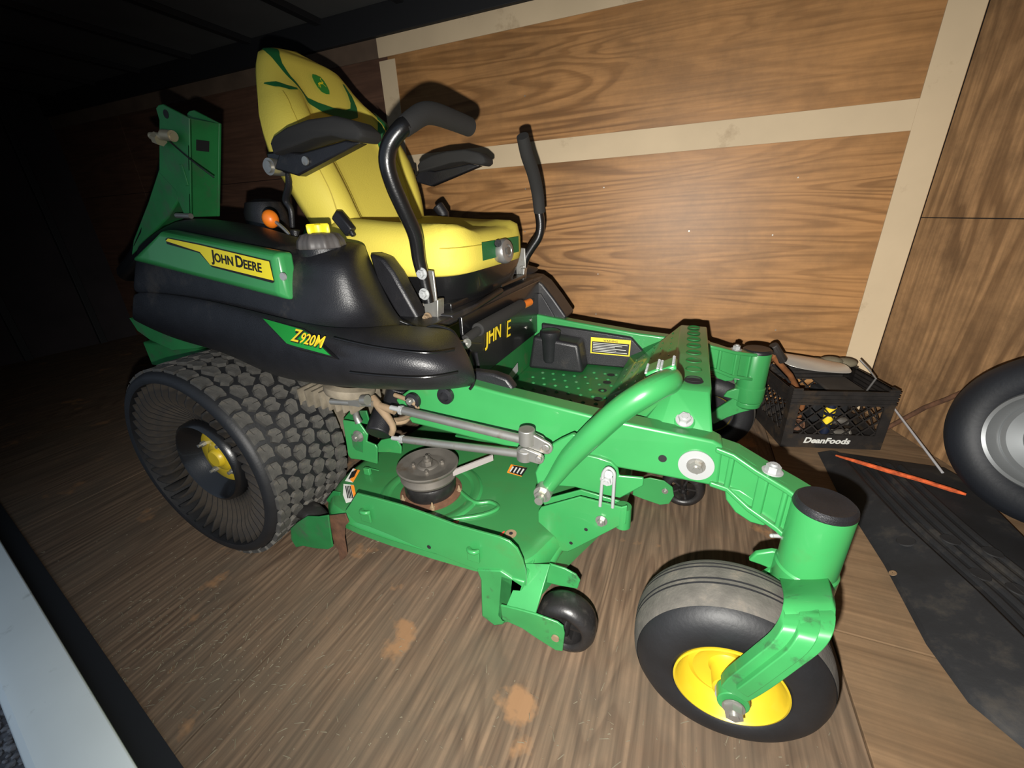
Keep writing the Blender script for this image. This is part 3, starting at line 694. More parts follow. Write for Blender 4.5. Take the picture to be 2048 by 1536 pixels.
plate('deck_bracket',[(1085,1000),(1162,980),(1240,1003),(1250,1040),(1140,1090),(1110,1075)],-.365,.006,GREEN,MOW,bevel=.002)
bd(M().tube([Y(1247,1012,-.383),Y(1245,1050,-.383)],.018,n=20),'bracket_end',GREEN)
c=Y(1203,1041,-.401); bd(M().bolt(c,(0,-1,0),.0095,.009),'bracket_bolt',STEEL)
for q_ in ((1172,1059),(1142,1086)):
    c=Y(*q_,-.4005); bd(M().cyl(c,c-V((0,.0006,0)),.0045,n=12),'bracket_hole',DARK)

# ---- mower deck
def inset(poly,d):
    n=len(poly); out=[]
    for i in range(n):
        a=V(poly[i-1]);b=V(poly[i]);c=V(poly[(i+1)%n]); e1=(b-a).normalized(); e2=(c-b).normalized()
        nn=(V((-e1.y,e1.x))+V((-e2.y,e2.x))).normalized(); out.append(b+nn*d)
    return out
cp=[(.40,-.535),(.93,-.535),(.985,-.50),(1.01,-.42),(1.04,-.34),(1.09,-.22),(1.14,-.08),(1.14,.08),(1.09,.22),(1.04,.34),(1.01,.46),(.95,.58),(.86,.62),(.45,.62),(.34,.56),(.285,.45),(.29,.30),(.33,.15),(.33,-.05),(.29,-.20),(.275,-.34),(.31,-.46)]
# smooth the outline
def chaikin(p,k):
    p=[V(q) for q in p]
    for _ in range(k):
        n=len(p); p=[x for i in range(n) for x in (p[i]*.75+p[(i+1)%n]*.25,p[i]*.25+p[(i+1)%n]*.75)]
    return p
ol=chaikin([V((a,b)) for a,b in cp],2)
DZ=.2
rings=[(0,.075),(0,.155),(.006,.178),(.018,.193),(.034,.199),(.05,DZ)]
zb=lambda q,z: z if z>.1 else z+(.10 if q.y<-.44 and q.x<.97 else 0)
deck=bd(M().loft([[V((q.x,q.y,zb(q,z))) for q in inset(ol,d)] for d,z in rings],cap=False),'deck_shell',GREEN,angle=50)
me=deck.data; bm=bmesh.new(); bm.from_mesh(me); bm.verts.ensure_lookup_table(); n=len(ol)
bm.faces.new([bm.verts[len(bm.verts)-n+i] for i in range(n)]); bmesh.ops.recalc_face_normals(bm,faces=bm.faces); bm.to_mesh(me); bm.free()
for f in me.polygons: f.use_smooth=True
me.set_sharp_from_angle(angle=math.radians(50))
# stamped ring round the spindle
SP=V((.615,-.355,DZ))
bd(M().lathe(SP,(0,0,1),[(.150,.0003),(.143,.005),(.134,.0062),(.124,.004),(.116,.0005)],n=64),'stamped_ring',GREEN)
mb=M().tube([V((.70,-.33,.201)),V((.76,-.36,.204)),V((.80,-.345,.204)),V((.83,-.36,.204)),V((.80,-.40,.203)),V((.72,-.45,.203)),V((.62,-.52,.202))],.006,n=10,smooth=5)
bd(mb,'stamped_rib',GREEN)
# belt covered front spindle, plus far spindle
def spindle(c,full):
    c=V(c)
    base=bd(M().lathe(c,(0,0,1),[(.001,0),(.085,0),(.089,.003),(.089,.007),(.070,.012),(.066,.013)],n=48),'spindle_housing',RUST)
    bd(M().lathe(c,(0,0,1),[(.070,.010),(.073,.016),(.073,.044),(.070,.050),(.050,.055)],n=48),'pulley_hub',WHEELM)
    pu=bd(M().lathe(c,(0,0,1),[(.060,.040),(.064,.052),(.078,.060),(.080,.066),(.066,.076),(.066,.080),(.083,.090),(.086,.094),(.0865,.098),(.083,.100),(.079,.0985),(.060,.0965),(.055,.094),(.050,.0945),(.001,.0945)],n=64),'drive_pulley',STEEL_D,angle=35)
    if full:
        mb=M().lathe(c,(0,0,1),[(.030,.0945),(.026,.098),(.022,.099)],n=32).cyl(c+V((0,0,.096)),c+V((0,0,.110)),.0155,n=6).cyl(c+V((0,0,.110)),c+V((0,0,.118)),.010,n=16).cyl(c+V((0,0,.118)),c+V((0,0,.126)),.0045,n=10)
        mb.build('spindle_nut',STEEL_D,pu)
        for k in range(4):
            a=.5+k*PI/2; q=c+V((.040*cos(a),.040*sin(a),.0945)); M().cyl(q,q+V((0,0,.006)),.0075,n=6).cyl(q+V((0,0,.006)),q+V((0,0,.010)),.004,n=10).build('pulley_bolt',STEEL_D,pu)
        for k in range(5):
            a=.3+k*2*PI/5; q=c+V((.083*cos(a),.083*sin(a),.004)); M().cyl(q,q+V((0,0,.008)),.0075,n=6).cyl(q+V((0,0,.008)),q+V((0,0,.022)),.0045,.002,n=10).build('housing_bolt',TAN,base)
    return pu
SPZ=.198
spindle((.615,-.355,SPZ),True); spindle((.80,0,SPZ),False); spindle((.615,.355,SPZ),False)
# belt
b0=V((.665,-.29,SPZ+.073)); mb=M()
def belt(a,b):
    a,b=V(a),V(b); d=(b-a).normalized(); nn=V((-d.y,d.x,0)); mb.loft([[p+nn*.005-V((0,0,.008)),p-nn*.005-V((0,0,.008)),p-nn*.006+V((0,0,.008)),p+nn*.006+V((0,0,.008))] for p in (a,b)])
bd(M().loft([[p+o_ for o_ in (V((0,0,-.009)),V((.004,-.004,-.009)),V((.004,-.004,.009)),V((0,0,.009)))] for p in (Z(905,945,.275),Z(985,914,.275))]),'drive_belt',mat('light_worn_belt',(.30,.27,.26),.7))
# side skirt plate
sk=[(713,987),(760,999),(806,1012),(860,1031),(910,1050),(960,1064),(997,1074),(1018,1083),(1034,1098),(1045,1120),(1051,1145),(1052,1172),(1042,1170),(1010,1158),(953,1140),(890,1115),(830,1092),(780,1070),(735,1052),(712,1045),(690,1022),(700,1008)]
sk_=plate('deck_side_plate',sk,-.543,.006,GREEN,MOW,bevel=.0015)
# folded ledge between plate and deck top
plate('deck_corner_flange',[(953,1140),(1000,1142),(1046,1172),(1025,1235),(1005,1250),(989,1252),(963,1232),(961,1160)],-.548,.010,GREEN_WORN,MOW,bevel=.003)
bd(M().prism([Y(1000,1150,-.548),Y(1050,1165,-.548),Y(1020,1245,-.548),Y(992,1250,-.548)],(0,.12,0)),'deck_corner_box',GREEN_WORN,bevel=.004)
for px in ((948,1108),(733,1030)):
    p=Y(*px,-.547); bd(M().tube([p+V((-.012,0,.012)),p+V((-.006,-.008,.014)),p+V((.006,-.008,.014)),p+V((.012,0,.012))],.006,n=10,smooth=3).box(p+V((0,-.003,-.004)),(.030,.006,.028)),'skirt_tab',GREEN,bevel=.002)
c=Y(858,1094,-.5445); bd(M().cyl(c,c-V((0,.0006,0)),.0055,n=12),'skirt_hole',DARK)
c=Z(1022,1068,.2005); bd(M().cyl(c,c+V((0,0,.002)),.014,n=20),'deck_plug',TAN); bd(M().cyl(c+V((0,0,.002)),c+V((0,0,.0026)),.005,n=12),'plug_hole',DARK)
# decals on the deck
def deckdecal(px,mt,name='deck_decal',dz=.0012): return sheet(name,[Z(a,b,DZ+dz) for a,b in px],.0006,mt,deck)
deckdecal([(1022,929),(1055,936),(1043,953),(1014,945)],ORANGE_P); deckdecal([(1026,931),(1055,936),(1044,952),(1018,944)],BLACK_P,dz=.0022)
for k in range(4): deckdecal([(1026+k*7-1,933+k*1.5),(1029+k*7-1,934+k*1.5),(1022+k*7-1,944+k*1.5),(1020+k*7-1,943+k*1.5)],WHITE,'decal_line',.0032)
def rimdecal(px,mt,name='deck_decal',y=-.0,lift=.0):
    pts=[]
    for a,b in px: pts.append(Z(a,b,.196+lift))
    return sheet(name,pts,.0006,mt,deck,label='torn orange and white caution decal' if name=='deck_decal' and mt is ORANGE_P else None)
rimdecal([(706,937),(720,941),(706,965),(690,962)],WHITE,lift=.005); rimdecal([(710,938),(720,941),(706,965),(700,960)],ORANGE_P,lift=.007)
rimdecal([(687,968),(707,970),(712,995),(708,1002),(692,1006),(686,990)],WHITE,lift=.005); rimdecal([(701,970),(708,971),(712,990),(707,994)],ORANGE_P,lift=.007)
for k in range(4):
    rimdecal([(697+k*3,958-k*1.5),(699+k*3,959-k*1.5),(706+k*3,944-k*1.5),(704+k*3,943-k*1.5)],BLACK_P,'decal_line',lift=.009)
    rimdecal([(690+k*3,972),(692+k*3,972),(697+k*3.2,996),(695+k*3.2,997)],BLACK_P,'decal_line',lift=.009)
deckdecal([(906,1044),(918,1033),(922,1034),(915,1047)],RED_P,'decal_line'); deckdecal([(996,1072),(1008,1062),(1010,1063),(1002,1075)],RED_P,'decal_line')
bd(M().box(Z(735,942,.212),(.022,.012,.024)).box(Z(745,938,.212),(.05,.004,.004)),'deck_clip',GREEN,bevel=.002)
# ---- anti-scalp wheels
def gauge(c,w=.066,r=.068,name='gauge_wheel'):
    c=V(c); h=w/2
    o=bd(M().lathe(c,(0,1,0),[(.040,-h*.8),(.044,-h),(.052,-h*1.0),(.061,-h*.85),(r-.001,-h*.5),(r,0),(r-.001,h*.5),(.061,h*.85),(.052,h),(.044,h),(.040,h*.8)],n=56),name,WHEELM,angle=60)
    mb=M().lathe(c,(0,1,0),[(.041,-h*.8),(.041,h*.8)],n=40).lathe(c,(0,1,0),[(.013,-h*.9),(.013,h*.9)],n=20)
    for k in range(5):
        a=2*PI*k/5; mb.box(c+V((.026*cos(a),0,.026*sin(a))),(.036,w*.5,.006),rot=Matrix.Rotation(-a,3,'Y'))
    mb.build('wheel_hub',WHEELM,o); return o
GW=V((1.068,-.528,.084)); gauge(GW)
plate('gauge_wheel_bracket',[(1001,1211),(1035,1219),(1071,1229),(1114,1245),(1126,1254),(1129,1268),(1125,1303),(1111,1301),(1070,1275),(1044,1257),(1004,1239)],-.578,.005,GREEN_WORN,MOW,bevel=.0015)
c=Y(1111,1275,-.579); bd(M().cyl(c,c-V((0,.004,0)),.0085,n=20),'wheel_axle_bolt',TAN)
q=[Y(1052,1128,-.50),Y(1072,1120,-.50),Y(1100,1128,-.49),Y(1102,1131,-.49),Y(1070,1229,-.578),Y(1020,1213,-.578),Y(1020,1190,-.57),Y(1032,1166,-.55),Y(1050,1168,-.54)]
top_=[Y(1048,1126,-.500),Y(1100,1128,-.500),Y(1070,1229,-.575),Y(1012,1212,-.575)]
nn=((top_[1]-top_[0]).cross(top_[3]-top_[0])).normalized()
bd(M().prism(top_,nn*.005),'bracket_bridge',GREEN_WORN,bevel=.0015)
sheet('bridge_window',[Y(1054,1138,-.503)+nn*-.001,Y(1067,1143,-.503)+nn*-.001,Y(1062,1166,-.52)+nn*-.001,Y(1052,1172,-.52)+nn*-.001],.0012,DARK,MOW)
plate('gauge_wheel_bracket',[(1098,1128),(1130,1138),(1152,1150),(1160,1162),(1155,1178),(1120,1172),(1092,1165)],-.488,.005,GREEN_WORN,MOW,bevel=.0015)
gauge((1.30,.10,.068)); plate('gauge_wheel_bracket',[(1268,962),(1300,956),(1328,962),(1345,975),(1348,992),(1338,1008),(1320,1010),(1285,998),(1265,990)],.05,.005,GREEN,MOW,bevel=.0015)
c=Y(1330,982,.049); bd(M().bolt(c,(0,-1,0),.007,.005),'wheel_axle_bolt',STEEL)
GR2=Y(621,1046,-.505); gauge(GR2,w=.062,r=.066)
plate('gauge_wheel_bracket',[(581,1057),(596,1044),(614,1033),(636,1034),(656,1031),(660,1062),(665,1094),(656,1099),(630,1097),(606,1092),(592,1095),(582,1079)],-.552,.005,GREEN_DUSTY,MOW,bevel=.0015)
plate('gauge_wheel_bracket',[(652,1000),(665,983),(680,985),(674,1028),(662,1012)],-.46,.005,GREEN_DUSTY,MOW,bevel=.0015)
plate('rusty_hanger_strap',[(657,1032),(690,1028),(697,1045),(690,1052),(688,1075),(694,1108),(688,1118),(680,1122),(676,1100),(668,1090)],-.535,.004,RUST,MOW,bevel=.001)
# deck leading-edge channel seen in front under the bracket
bd(M().tube([V((1.03,-.30,.165)),V((1.0,-.40,.15)),V((.985,-.47,.13))],.02,n=14),'deck_front_roll',GREEN)

# ---- rear lift bracket plates near the tyre
def plates_window():
    y=-.345; outer=[(685,840),(718,846),(735,870),(733,883),(750,890),(754,896),(754,928),(723,920),(702,918),(696,911)]
    o=plate('rear_deck_bracket',outer,y,.006,GREEN,MOW,bevel=.002)
    sheet('bracket_window',[Y(a,b,y-.0012) for a,b in ((702,868),(726,872),(726,905),(712,900),(706,893))],.0006,GREEN_DUSTY,o)
    return o
plates_window()
c=Y(717,872,-.348); bd(M().bolt(c,(0,-1,0),.0125,.014,.019),'lift_pivot_bolt',STEEL)
plate('rear_deck_bracket',[(752,892),(762,880),(780,877),(795,882),(802,895),(802,908),(780,905),(752,905)],-.30,.006,GREEN,MOW,bevel=.002)
plate('deck_rear_wall_bracket',[(686,838),(700,822),(732,822),(740,850),(718,846)],-.30,.006,GREEN_DUSTY,MOW,bevel=.002)
bd(M().tube([Y(712,812,-.37),Y(712,830,-.37),Y(718,845,-.37)],[.007,.009,.011],n=12,smooth=3).cyl(Y(712,822,-.37),Y(735,803,-.37),.006),'lift_rod',STEEL)
# oil filters and cast links by the tyre
bd(M().cyl(Y(755,868,-.36),Y(772,822,-.30),.036,n=28).cyl(Y(772,822,-.30),Y(775,815,-.28),.030),'oil_filter',BLACK,bevel=.004)
bd(M().cyl(Y(790,805,-.30),Y(800,770,-.30),.034,n=28),'oil_filter',BLACK,bevel=.004)
bd(M().tube([Y(745,795,-.40),Y(760,815,-.41),Y(785,850,-.42),Y(783,868,-.42)],[.010,.012,.009,.008],n=10,smooth=3).tube([Y(760,812,-.41),Y(790,822,-.41)],.010).tube([Y(785,845,-.38),Y(810,842,-.36),Y(822,825,-.35)],.008,smooth=3),'control_link',TAN)
mb=M()
for i in range(8): mb.box(Y(632+i*14,779+i*2.2,-.36),(.006,.12,.05))
mb.box(Y(680,790,-.33),(.16,.08,.03)); bd(mb,'cooling_fins',ALU)
bd(M().lathe(Y(700,780,-.40),(0.1,.2,1),[(.001,-.01),(.060,-.01),(.066,0),(.066,.012),(.05,.02)],n=36),'transmission_fan',ALU)
bd(M().cyl(Y(662,803,-.44),Y(745,808,-.42),.008).box(Y(712,803,-.43),(.035,.02,.018)).cyl(Y(725,800,-.44),Y(735,800,-.44),.013),'hydraulic_fitting',STEEL)
for px in ((828,800),(893,790)):
    c=Y(*px,-.385); bd(M().lathe(c,(0,-1,0),[(.001,0),(.021,0),(.021,.010),(.012,.012),(.010,.006),(.001,.006)],n=24),'bump_stop',BLACK)
bd(M().tube([Y(790,790,-.38),Y(815,800,-.39),Y(835,815,-.39),Y(812,835,-.38),Y(785,840,-.37)],.006,smooth=4),'hose',TAN)
c=Y(823,800,-.39); bd(M().bolt(c,(0,-1,0),.010,.010),'link_bolt',STEEL)

# ---- fender + side cover
def surf(name,cols,mt,sub=2,solid=.004,label=None,parent=MOW):
    rows=[[Y(*p[:2],p[2]) if len(p)==3 else V(p[1:]) for p in c] for c in cols]
    return M().grid(rows).build(name,mt,parent,sub=sub,solid=solid,label=label)
up=[
 [(273,492,-.40),(270,500,-.45),(266,530,-.495),(263,570,-.505),(262,590,-.50)],
 [(350,432,-.36),(345,442,-.43),(333,475,-.495),(330,550,-.515),(330,590,-.51)],
 [(430,436,-.36),(428,446,-.43),(424,478,-.500),(422,572,-.525),(422,605,-.52)],
 [(530,450,-.36),(524,461,-.43),(518,500,-.505),(512,600,-.530),(512,628,-.53)],
 [(600,478,-.36),(592,488,-.43),(588,515,-.505),(586,620,-.530),(588,645,-.54)],
 [(660,478,-.36),(648,492,-.45),(645,525,-.515),(652,635,-.515),(660,662,-.55)],
 [(708,482,-.36),(700,494,-.44),(700,530,-.490),(722,635,-.485),(735,662,-.53)],
 [(728,488,-.34),(722,500,-.38),(736,540,-.40),(775,625,-.415),(800,655,-.47)],
 [(732,492,-.28),(735,505,-.31),(752,545,-.33),(790,625,-.34),(820,652,-.40)]]
fu=surf('side_cover',up,BLACK,label='black moulded side cover with fuel tank'); mirror(fu)
lo_=[
 [(262,582,-.505),(262,600,-.51),(260,620,-.51),(261,640,-.50),(270,640,-.44)],
 [(330,585,-.515),(330,605,-.53),(336,650,-.53),(350,684,-.51),(352,680,-.44)],
 [(422,600,-.530),(424,622,-.545),(432,665,-.55),(446,704,-.53),(450,700,-.44)],
 [(512,622,-.545),(514,645,-.565),(524,695,-.575),(530,752,-.555),(535,748,-.44)],
 [(588,640,-.555),(590,662,-.585),(600,715,-.60),(610,770,-.575),(612,764,-.44)],
 [(660,654,-.555),(668,678,-.595),(682,730,-.615),(690,780,-.585),(692,772,-.44)],
 [(735,654,-.52),(750,680,-.580),(768,730,-.61),(775,787,-.58),(775,775,-.44)],
 [(800,645,-.46),(825,675,-.545),(848,725,-.59),(855,789,-.565),(850,775,-.43)],
 [(850,652,-.42),(878,682,-.50),(905,728,-.55),(912,787,-.53),(905,772,-.41)],
 [(893,655,-.405),(917,683,-.45),(941,730,-.495),(949,774,-.485),(938,772,-.41)],
 [(903,657,-.398),(925,688,-.435),(948,733,-.47),(953,772,-.465),(945,768,-.40)],
 [(904,657,-.392),(926,688,-.425),(948,733,-.46),(953,771,-.455),(944,766,-.39)]]
fl_=surf('fender',lo_,BLACK,sub=3,label='black flared plastic fender over tyre')
M().tube([Y(800,642,-.43),Y(825,652,-.42),Y(848,657,-.415),Y(865,652,-.41),Y(888,655,-.405),Y(905,663,-.405),Y(918,683,-.42),Y(932,712,-.44),Y(944,745,-.46),Y(947,766,-.465),Y(940,778,-.465)],.0035,n=10,smooth=4).build('fender_lip',BLACK_METAL,fl_)
far=bd(M().prism([Y(a,b,.345) for a,b in ((1040,552),(1068,556),(1085,568),(1108,598),(1133,634),(1128,642),(1060,640),(1040,620))],(0,.12,0)),'far_fender',BLACK,bevel=.008,seg=3)
M().prism([Y(a,b,.344) for a,b in ((1062,590),(1082,585),(1110,632),(1104,638),(1068,636))],(0,-.006,0)).build('fender_inset',BLACK,far,bevel=.003)
# styling ridges on lobe
for rid in ([(668,676,-.598),(750,694,-.592),(850,706,-.575),(908,700,-.515)],[(700,745,-.618),(770,752,-.612),(850,755,-.594),(915,745,-.545)]):
    mb=M().tube([Y(*p) for p in rid],.0022,n=8,smooth=6); mb.build('moulded_ridge',BLACK_METAL,fl_)
# top deck of fender linking inboard to the console
for y_ in (-.34,.34): bd(M().box((.50,y_,.70),(.42,.14,.02)),'console_shelf',BLACK,bevel=.006)
# green side panel with name decal
g=[(340,460),(560,503),(567,508),(583,598),(579,601),(560,597),(268,521),(270,510)]
def yp(px): return -.528-.004*max(0,1-abs(px-440)/120)
gp=[Y(338,460,-.515),Y(566,505,-.520),Y(583,600,-.545),Y(268,520,-.520)]
nn=((gp[1]-gp[0]).cross(gp[3]-gp[0])).normalized(); nn=nn if nn.y<0 else -nn
dd_=dr(583,600); gp[2]=CAM+dd_*((gp[0]-CAM).dot(nn)/dd_.dot(nn)); gp=[p+nn*.006 for p in gp]
gq=[inq(gp,.02,.10,0),inq(gp,.98,.10,0),inq(gp,.965,.9,0),inq(gp,.05,.88,0)]
gp0=[p-nn*.0 for p in gp]; gtop=[p+nn*.012 for p in gq]
gpan=bd(M().loft([[p-nn*.03 for p in gp],gp0,gtop]),'side_panel',GREEN,bevel=.006,seg=3,label='green panel with yellow name decal')
def onp(px,py,l=.013):
    d=dr(px,py); p0=gq[0]+nn*l; return CAM+d*((p0-CAM).dot(nn)/d.dot(nn))
sheet('name_decal_border',[onp(*p) for p in ((331,478),(336,475),(398,487),(540,521),(549,564),(545,566),(424,534),(399,506),(334,488))],.0004,BLACK_P,gpan)
sheet('name_decal',[onp(*p,.0136) for p in ((332,482),(336,477),(399,490),(538,523),(547,561),(421,530),(400,504))],.0004,YELLOW_DECAL,gpan)
xd=onp(525,545,.0145)-onp(424,521,.0145); o0=onp(423,521,.0145); ud=onp(424,500,.0145)-o0
text('name_lettering',[('J',1.28),('OHN',1),(' ',1.1),('D',1.28),('EERE',1)],o0,xd,ud,xd.length,BLACK_P,gpan,bold=.028,hscale=1.0)
c=onp(568,553,.010); M().cyl(c,c+nn*.004,.008,n=16).build('panel_screw',STEEL_L,gpan)
mirror(gpan)
for o in list(MOW.children):
    pass
# model badge
bq=[Y(527,640,-.560),Y(608,665,-.588),Y(664,713,-.622),Y(583,690,-.603)]
nb=((bq[1]-bq[0]).cross(bq[3]-bq[0])).normalized(); nb=nb if nb.y<0 else -nb
bq=[p+nb*.004 for p in bq]
def onb(px,py,l): 
    d=dr(px,py); p0=bq[0]+nb*l; return CAM+d*((p0-CAM).dot(nb)/d.dot(nb))
bdg=bd(M().prism([onb(*p,0) for p in ((528,638),(606,660),(618,668),(663,712),(588,692),(576,688))],nb*.003-V((0,-.0,0))),'model_badge',DECAL_GREEN)
M().prism([onb(*p,0) for p in ((524,636),(608,658),(620,666),(666,714),(586,695),(572,690))],-nb*.016).build('badge_base',BLACK,bdg)
o0=onb(582,681,.0045); xd=onb(643,696,.0045)-o0; ud=onb(576,661,.0045)-o0
text('model_lettering_edge',[('Z',1.2),('920',1),('M',1.1)],o0,xd,ud,xd.length,BLACK_P,bdg,bold=.075,hscale=1.0,gap=.05)
text('model_lettering',[('Z',1.2),('920',1),('M',1.1)],o0+nb*.001,xd,ud,xd.length,YELLOW_P,bdg,bold=.012,hscale=1.0,gap=.11)

plate('inner_cover',[(736,506),(764,516),(786,545),(838,640),(800,642),(752,560)],-.325,.05,BLACK,MOW,bevel=.008)
# ---- fuel cap
fc=Y(645,497,-.43)
def lobed(c,prof,n,amp,k):
    mb=M(); rings=[]
    for r,h in prof: rings.append([V(c)+V(((r+amp*max(0,cos(k*2*PI*i/n))*(r>.01))*cos(2*PI*i/n),(r+amp*max(0,cos(k*2*PI*i/n))*(r>.01))*sin(2*PI*i/n),h)) for i in range(n)])
    mb.loft(rings); return mb
cap=bd(lobed(fc,[(.048,0),(.050,.004),(.047,.018),(.038,.030),(.024,.034),(.02,.034)],80,.0035,10),'fuel_cap',GREYK,angle=50)
lobed(fc+V((0,0,.033)),[(.017,0),(.018,.004),(.018,.016),(.015,.019),(.004,.020)],48,.014,4).build('cap_handle',YELLOW_DECAL,cap,angle=40)
bd(M().lathe(fc,(0,0,1),[(.055,-.02),(.055,.001),(.03,.002)],n=40),'filler_neck',BLACK)
# deck height knob with orange ball, on its steel stem
kb=Y(541,438,-.33)
ok=bd(M().tube([Y(583,492,-.33),Y(578,470,-.33),Y(565,455,-.33),Y(550,443,-.33)],.0048,n=10,smooth=4),'choke_lever',STEEL)
M().sphere((0,0,0),.020,(1,1,1.15)).build('lever_knob',ORANGE,None); kn=bpy.data.objects['lever_knob']; kn.location=kb; setp(kn,ok); kn['label']='orange ball knob'
bd(M().cyl(Y(592,480,-.33),Y(590,460,-.33),.012,n=16),'switch_knob',BLACK)
# seat belt buckle
bd(M().box(Y(688,447,-.27),(.030,.022,.06),rot=Matrix.Rotation(-.7,3,'Y')).box(Y(702,462,-.27),(.012,.014,.03),rot=Matrix.Rotation(-.5,3,'Y')),'belt_buckle',BLACK,bevel=.004)

# ---- seat
SB=V((.285,-.010,.87)); ST=V((.095,-.010,1.41)); sv=(ST-SB).normalized(); LL=.575; sn=V((sv.z,0,-sv.x))
prof_w=[(0,.185),(.04,.215),(.12,.235),(.22,.250),(.33,.262),(.42,.272),(.52,.264),(.62,.246),(.72,.216),(.82,.182),(.89,.157),(.94,.136),(.975,.103),(.992,.060),(1.0,.005)]
def halfw(t):
    for (a,b),(c,d) in zip(prof_w,prof_w[1:]):
        if t<=c: return b+(d-b)*((t-a)/(c-a))
    return .004
def sst(e0,e1,x): x=max(0,min(1,(x-e0)/(e1-e0))); return x*x*(3-2*x)
def front(u,t):
    """u in -1..1 fraction of half width -> (y, n)"""
    f=.050*(1-abs(u)**3.2)**.45 if abs(u)<1 else 0
    bol=.042*sst(.46,.66,abs(u))*(1-sst(.86,1.0,abs(u)))*(1-sst(.55,.82,t))
    lum=.012*sst(0,.25,t)*(1-sst(.3,.6,t))
    tip=1-sst(.9,1.0,t)*.75
    return (f+bol+lum)*tip
def spt(u,t,lift=0):
    w_=halfw(t); nf=front(u,t)+lift; lean=.02*sst(.6,1,t)
    return SB+sv*(t*LL)+V((0,u*w_,0))+sn*(nf-lean)
mb=M(); rings=[]
ts=[0,.015,.04,.08,.14,.2,.27,.34,.41,.48,.55,.62,.69,.76,.82,.87,.91,.94,.965,.985,1.0]
NU=25
for t in ts:
    w_=halfw(t); ring=[]
    for i in range(NU): ring.append(spt(-1+2*i/(NU-1),t))
    for i in range(NU-2,0,-1):
        u=-1+2*i/(NU-1); b=.055*(1-abs(u)**3.5)**.5*(1-sst(.9,1,t)*.6)*(.25+.75*sst(0,.15,t)); lean=.02*sst(.6,1,t)
        ring.append(SB+sv*(t*LL)+V((0,u*w_,0))-sn*(b+lean))
    rings.append(ring)
sb=bd(mb.loft(rings),'seat_back',SEAT,angle=80)
# stitching lines and green trim following the front surface
def yt(y,t): return spt(max(-.999,min(.999,y/halfw(t))),t,.0055)
def ribbon(name,L1,L2,mt,th=.0006,lift=0):
    rows=[]
    for (y1,t1),(y2,t2) in zip(L1,L2):
        rows.append([yt(y1+(y2-y1)*k/6,t1+(t2-t1)*k/6) for k in range(7)])
    # refine along
    R2=[]
    for a,b in zip(rows,rows[1:]):
        for s_ in range(5): R2.append([p*(1-s_/5)+q*(s_/5) for p,q in zip(a,b)])
    R2.append(rows[-1])
    return M().grid([[p+sn*lift for p in r] for r in R2]).build(name,mt,sb)
def ribbon2(name,path,mt,lift=.0):
    """path: (y,t,half width) -> strip resampled directly on the surface"""
    P=[]
    for (a,b,c),(d,e,f) in zip(path,path[1:]):
        for k in range(8): s_=k/8; P.append((a+(d-a)*s_,b+(e-b)*s_,c+(f-c)*s_))
    P.append(path[-1]); rows=[]
    for i,(y,t,hw) in enumerate(P):
        y0,t0,_=P[max(i-1,0)]; y1,t1,_=P[min(i+1,len(P)-1)]
        dx=(y1-y0); dt=(t1-t0)*LL; l=math.hypot(dx,dt) or 1; nx,nt_=-dt/l,dx/l
        rows.append([yt(y+nx*hw*s_,min(.985,t+nt_*hw*s_/LL))+sn*lift for s_ in (-1,-.5,0,.5,1)])
    return M().grid(rows).build(name,mt,sb)
ribbon2('green_seat_trim',[(-.117,.945,.016),(-.128,.90,.013),(-.132,.85,.008),(-.130,.78,.0055),(-.124,.72,.006),(-.110,.675,.009),(-.075,.655,.0125),(-.02,.646,.0135),(.035,.652,.014),(.070,.672,.0145),(.088,.72,.012),(.096,.78,.009),(.094,.84,.004)],SEAT_G)
ribbon2('green_seat_trim',[(-.202,.745,.002),(-.190,.725,.011),(-.170,.707,.009),(-.143,.705,.003)],SEAT_G)
ribbon2('green_seat_trim',[(.188,.690,.024),(.170,.64,.023),(.150,.56,.018),(.126,.485,.008),(.116,.45,.001)],SEAT_G)
for s_ in (-1,1): ribbon2('stitching',[(s_*.130,.70,.0012),(s_*.150,.62,.0012),(s_*.158,.50,.0012),(s_*.150,.36,.0012),(s_*.138,.20,.0012),(s_*.125,.05,.0012)],STITCH,.001)
ribbon2('stitching',[(-.195,.68,.0008),(-.215,.58,.0008),(-.225,.45,.0008),(-.225,.3,.0008),(-.21,.1,.0008)],STITCH,.0005)
# emblem: green rounded badge with a small leaping animal outline
def emb(pts,lift,name,mt):
    P=[]
    for a,b in pts: P.append((a-.022,b/LL+.785))
    mb=M(); c=yt(-.022,.785)+sn*lift; vs=[mb.b.verts.new(yt(*p)+sn*lift) for p in P]; vc=mb.b.verts.new(c)
    for i in range(len(vs)): mb.b.faces.new((vs[i],vs[(i+1)%len(vs)],vc))
    return mb.build(name,mt,sb)
emb([(-.022,-.014),(-.015,-.025),(0,-.028),(.015,-.025),(.022,-.014),(.024,0),(.022,.016),(.015,.026),(0,.028),(-.015,.026),(-.022,.016),(-.024,0)],.0012,'seat_emblem',mat('emblem_green',(.03,.22,.03),.6))
for pth in ([(-.014,-.004,.0022),(-.004,.002,.0028),(.006,.004,.0025),(.012,.010,.0015)],[(.010,.008,.0012),(.006,.016,.001),(.010,.020,.0008)],[(-.014,-.006,.0012),(-.017,-.012,.001)],[(.008,.002,.001),(.015,-.004,.0008)],[(-.008,-.002,.001),(-.012,-.013,.0008)]):
    ribbon2('emblem_deer',[(a-.022,b/LL+.785,c_) for a,b,c_ in pth],YELLOW_DECAL,.003)
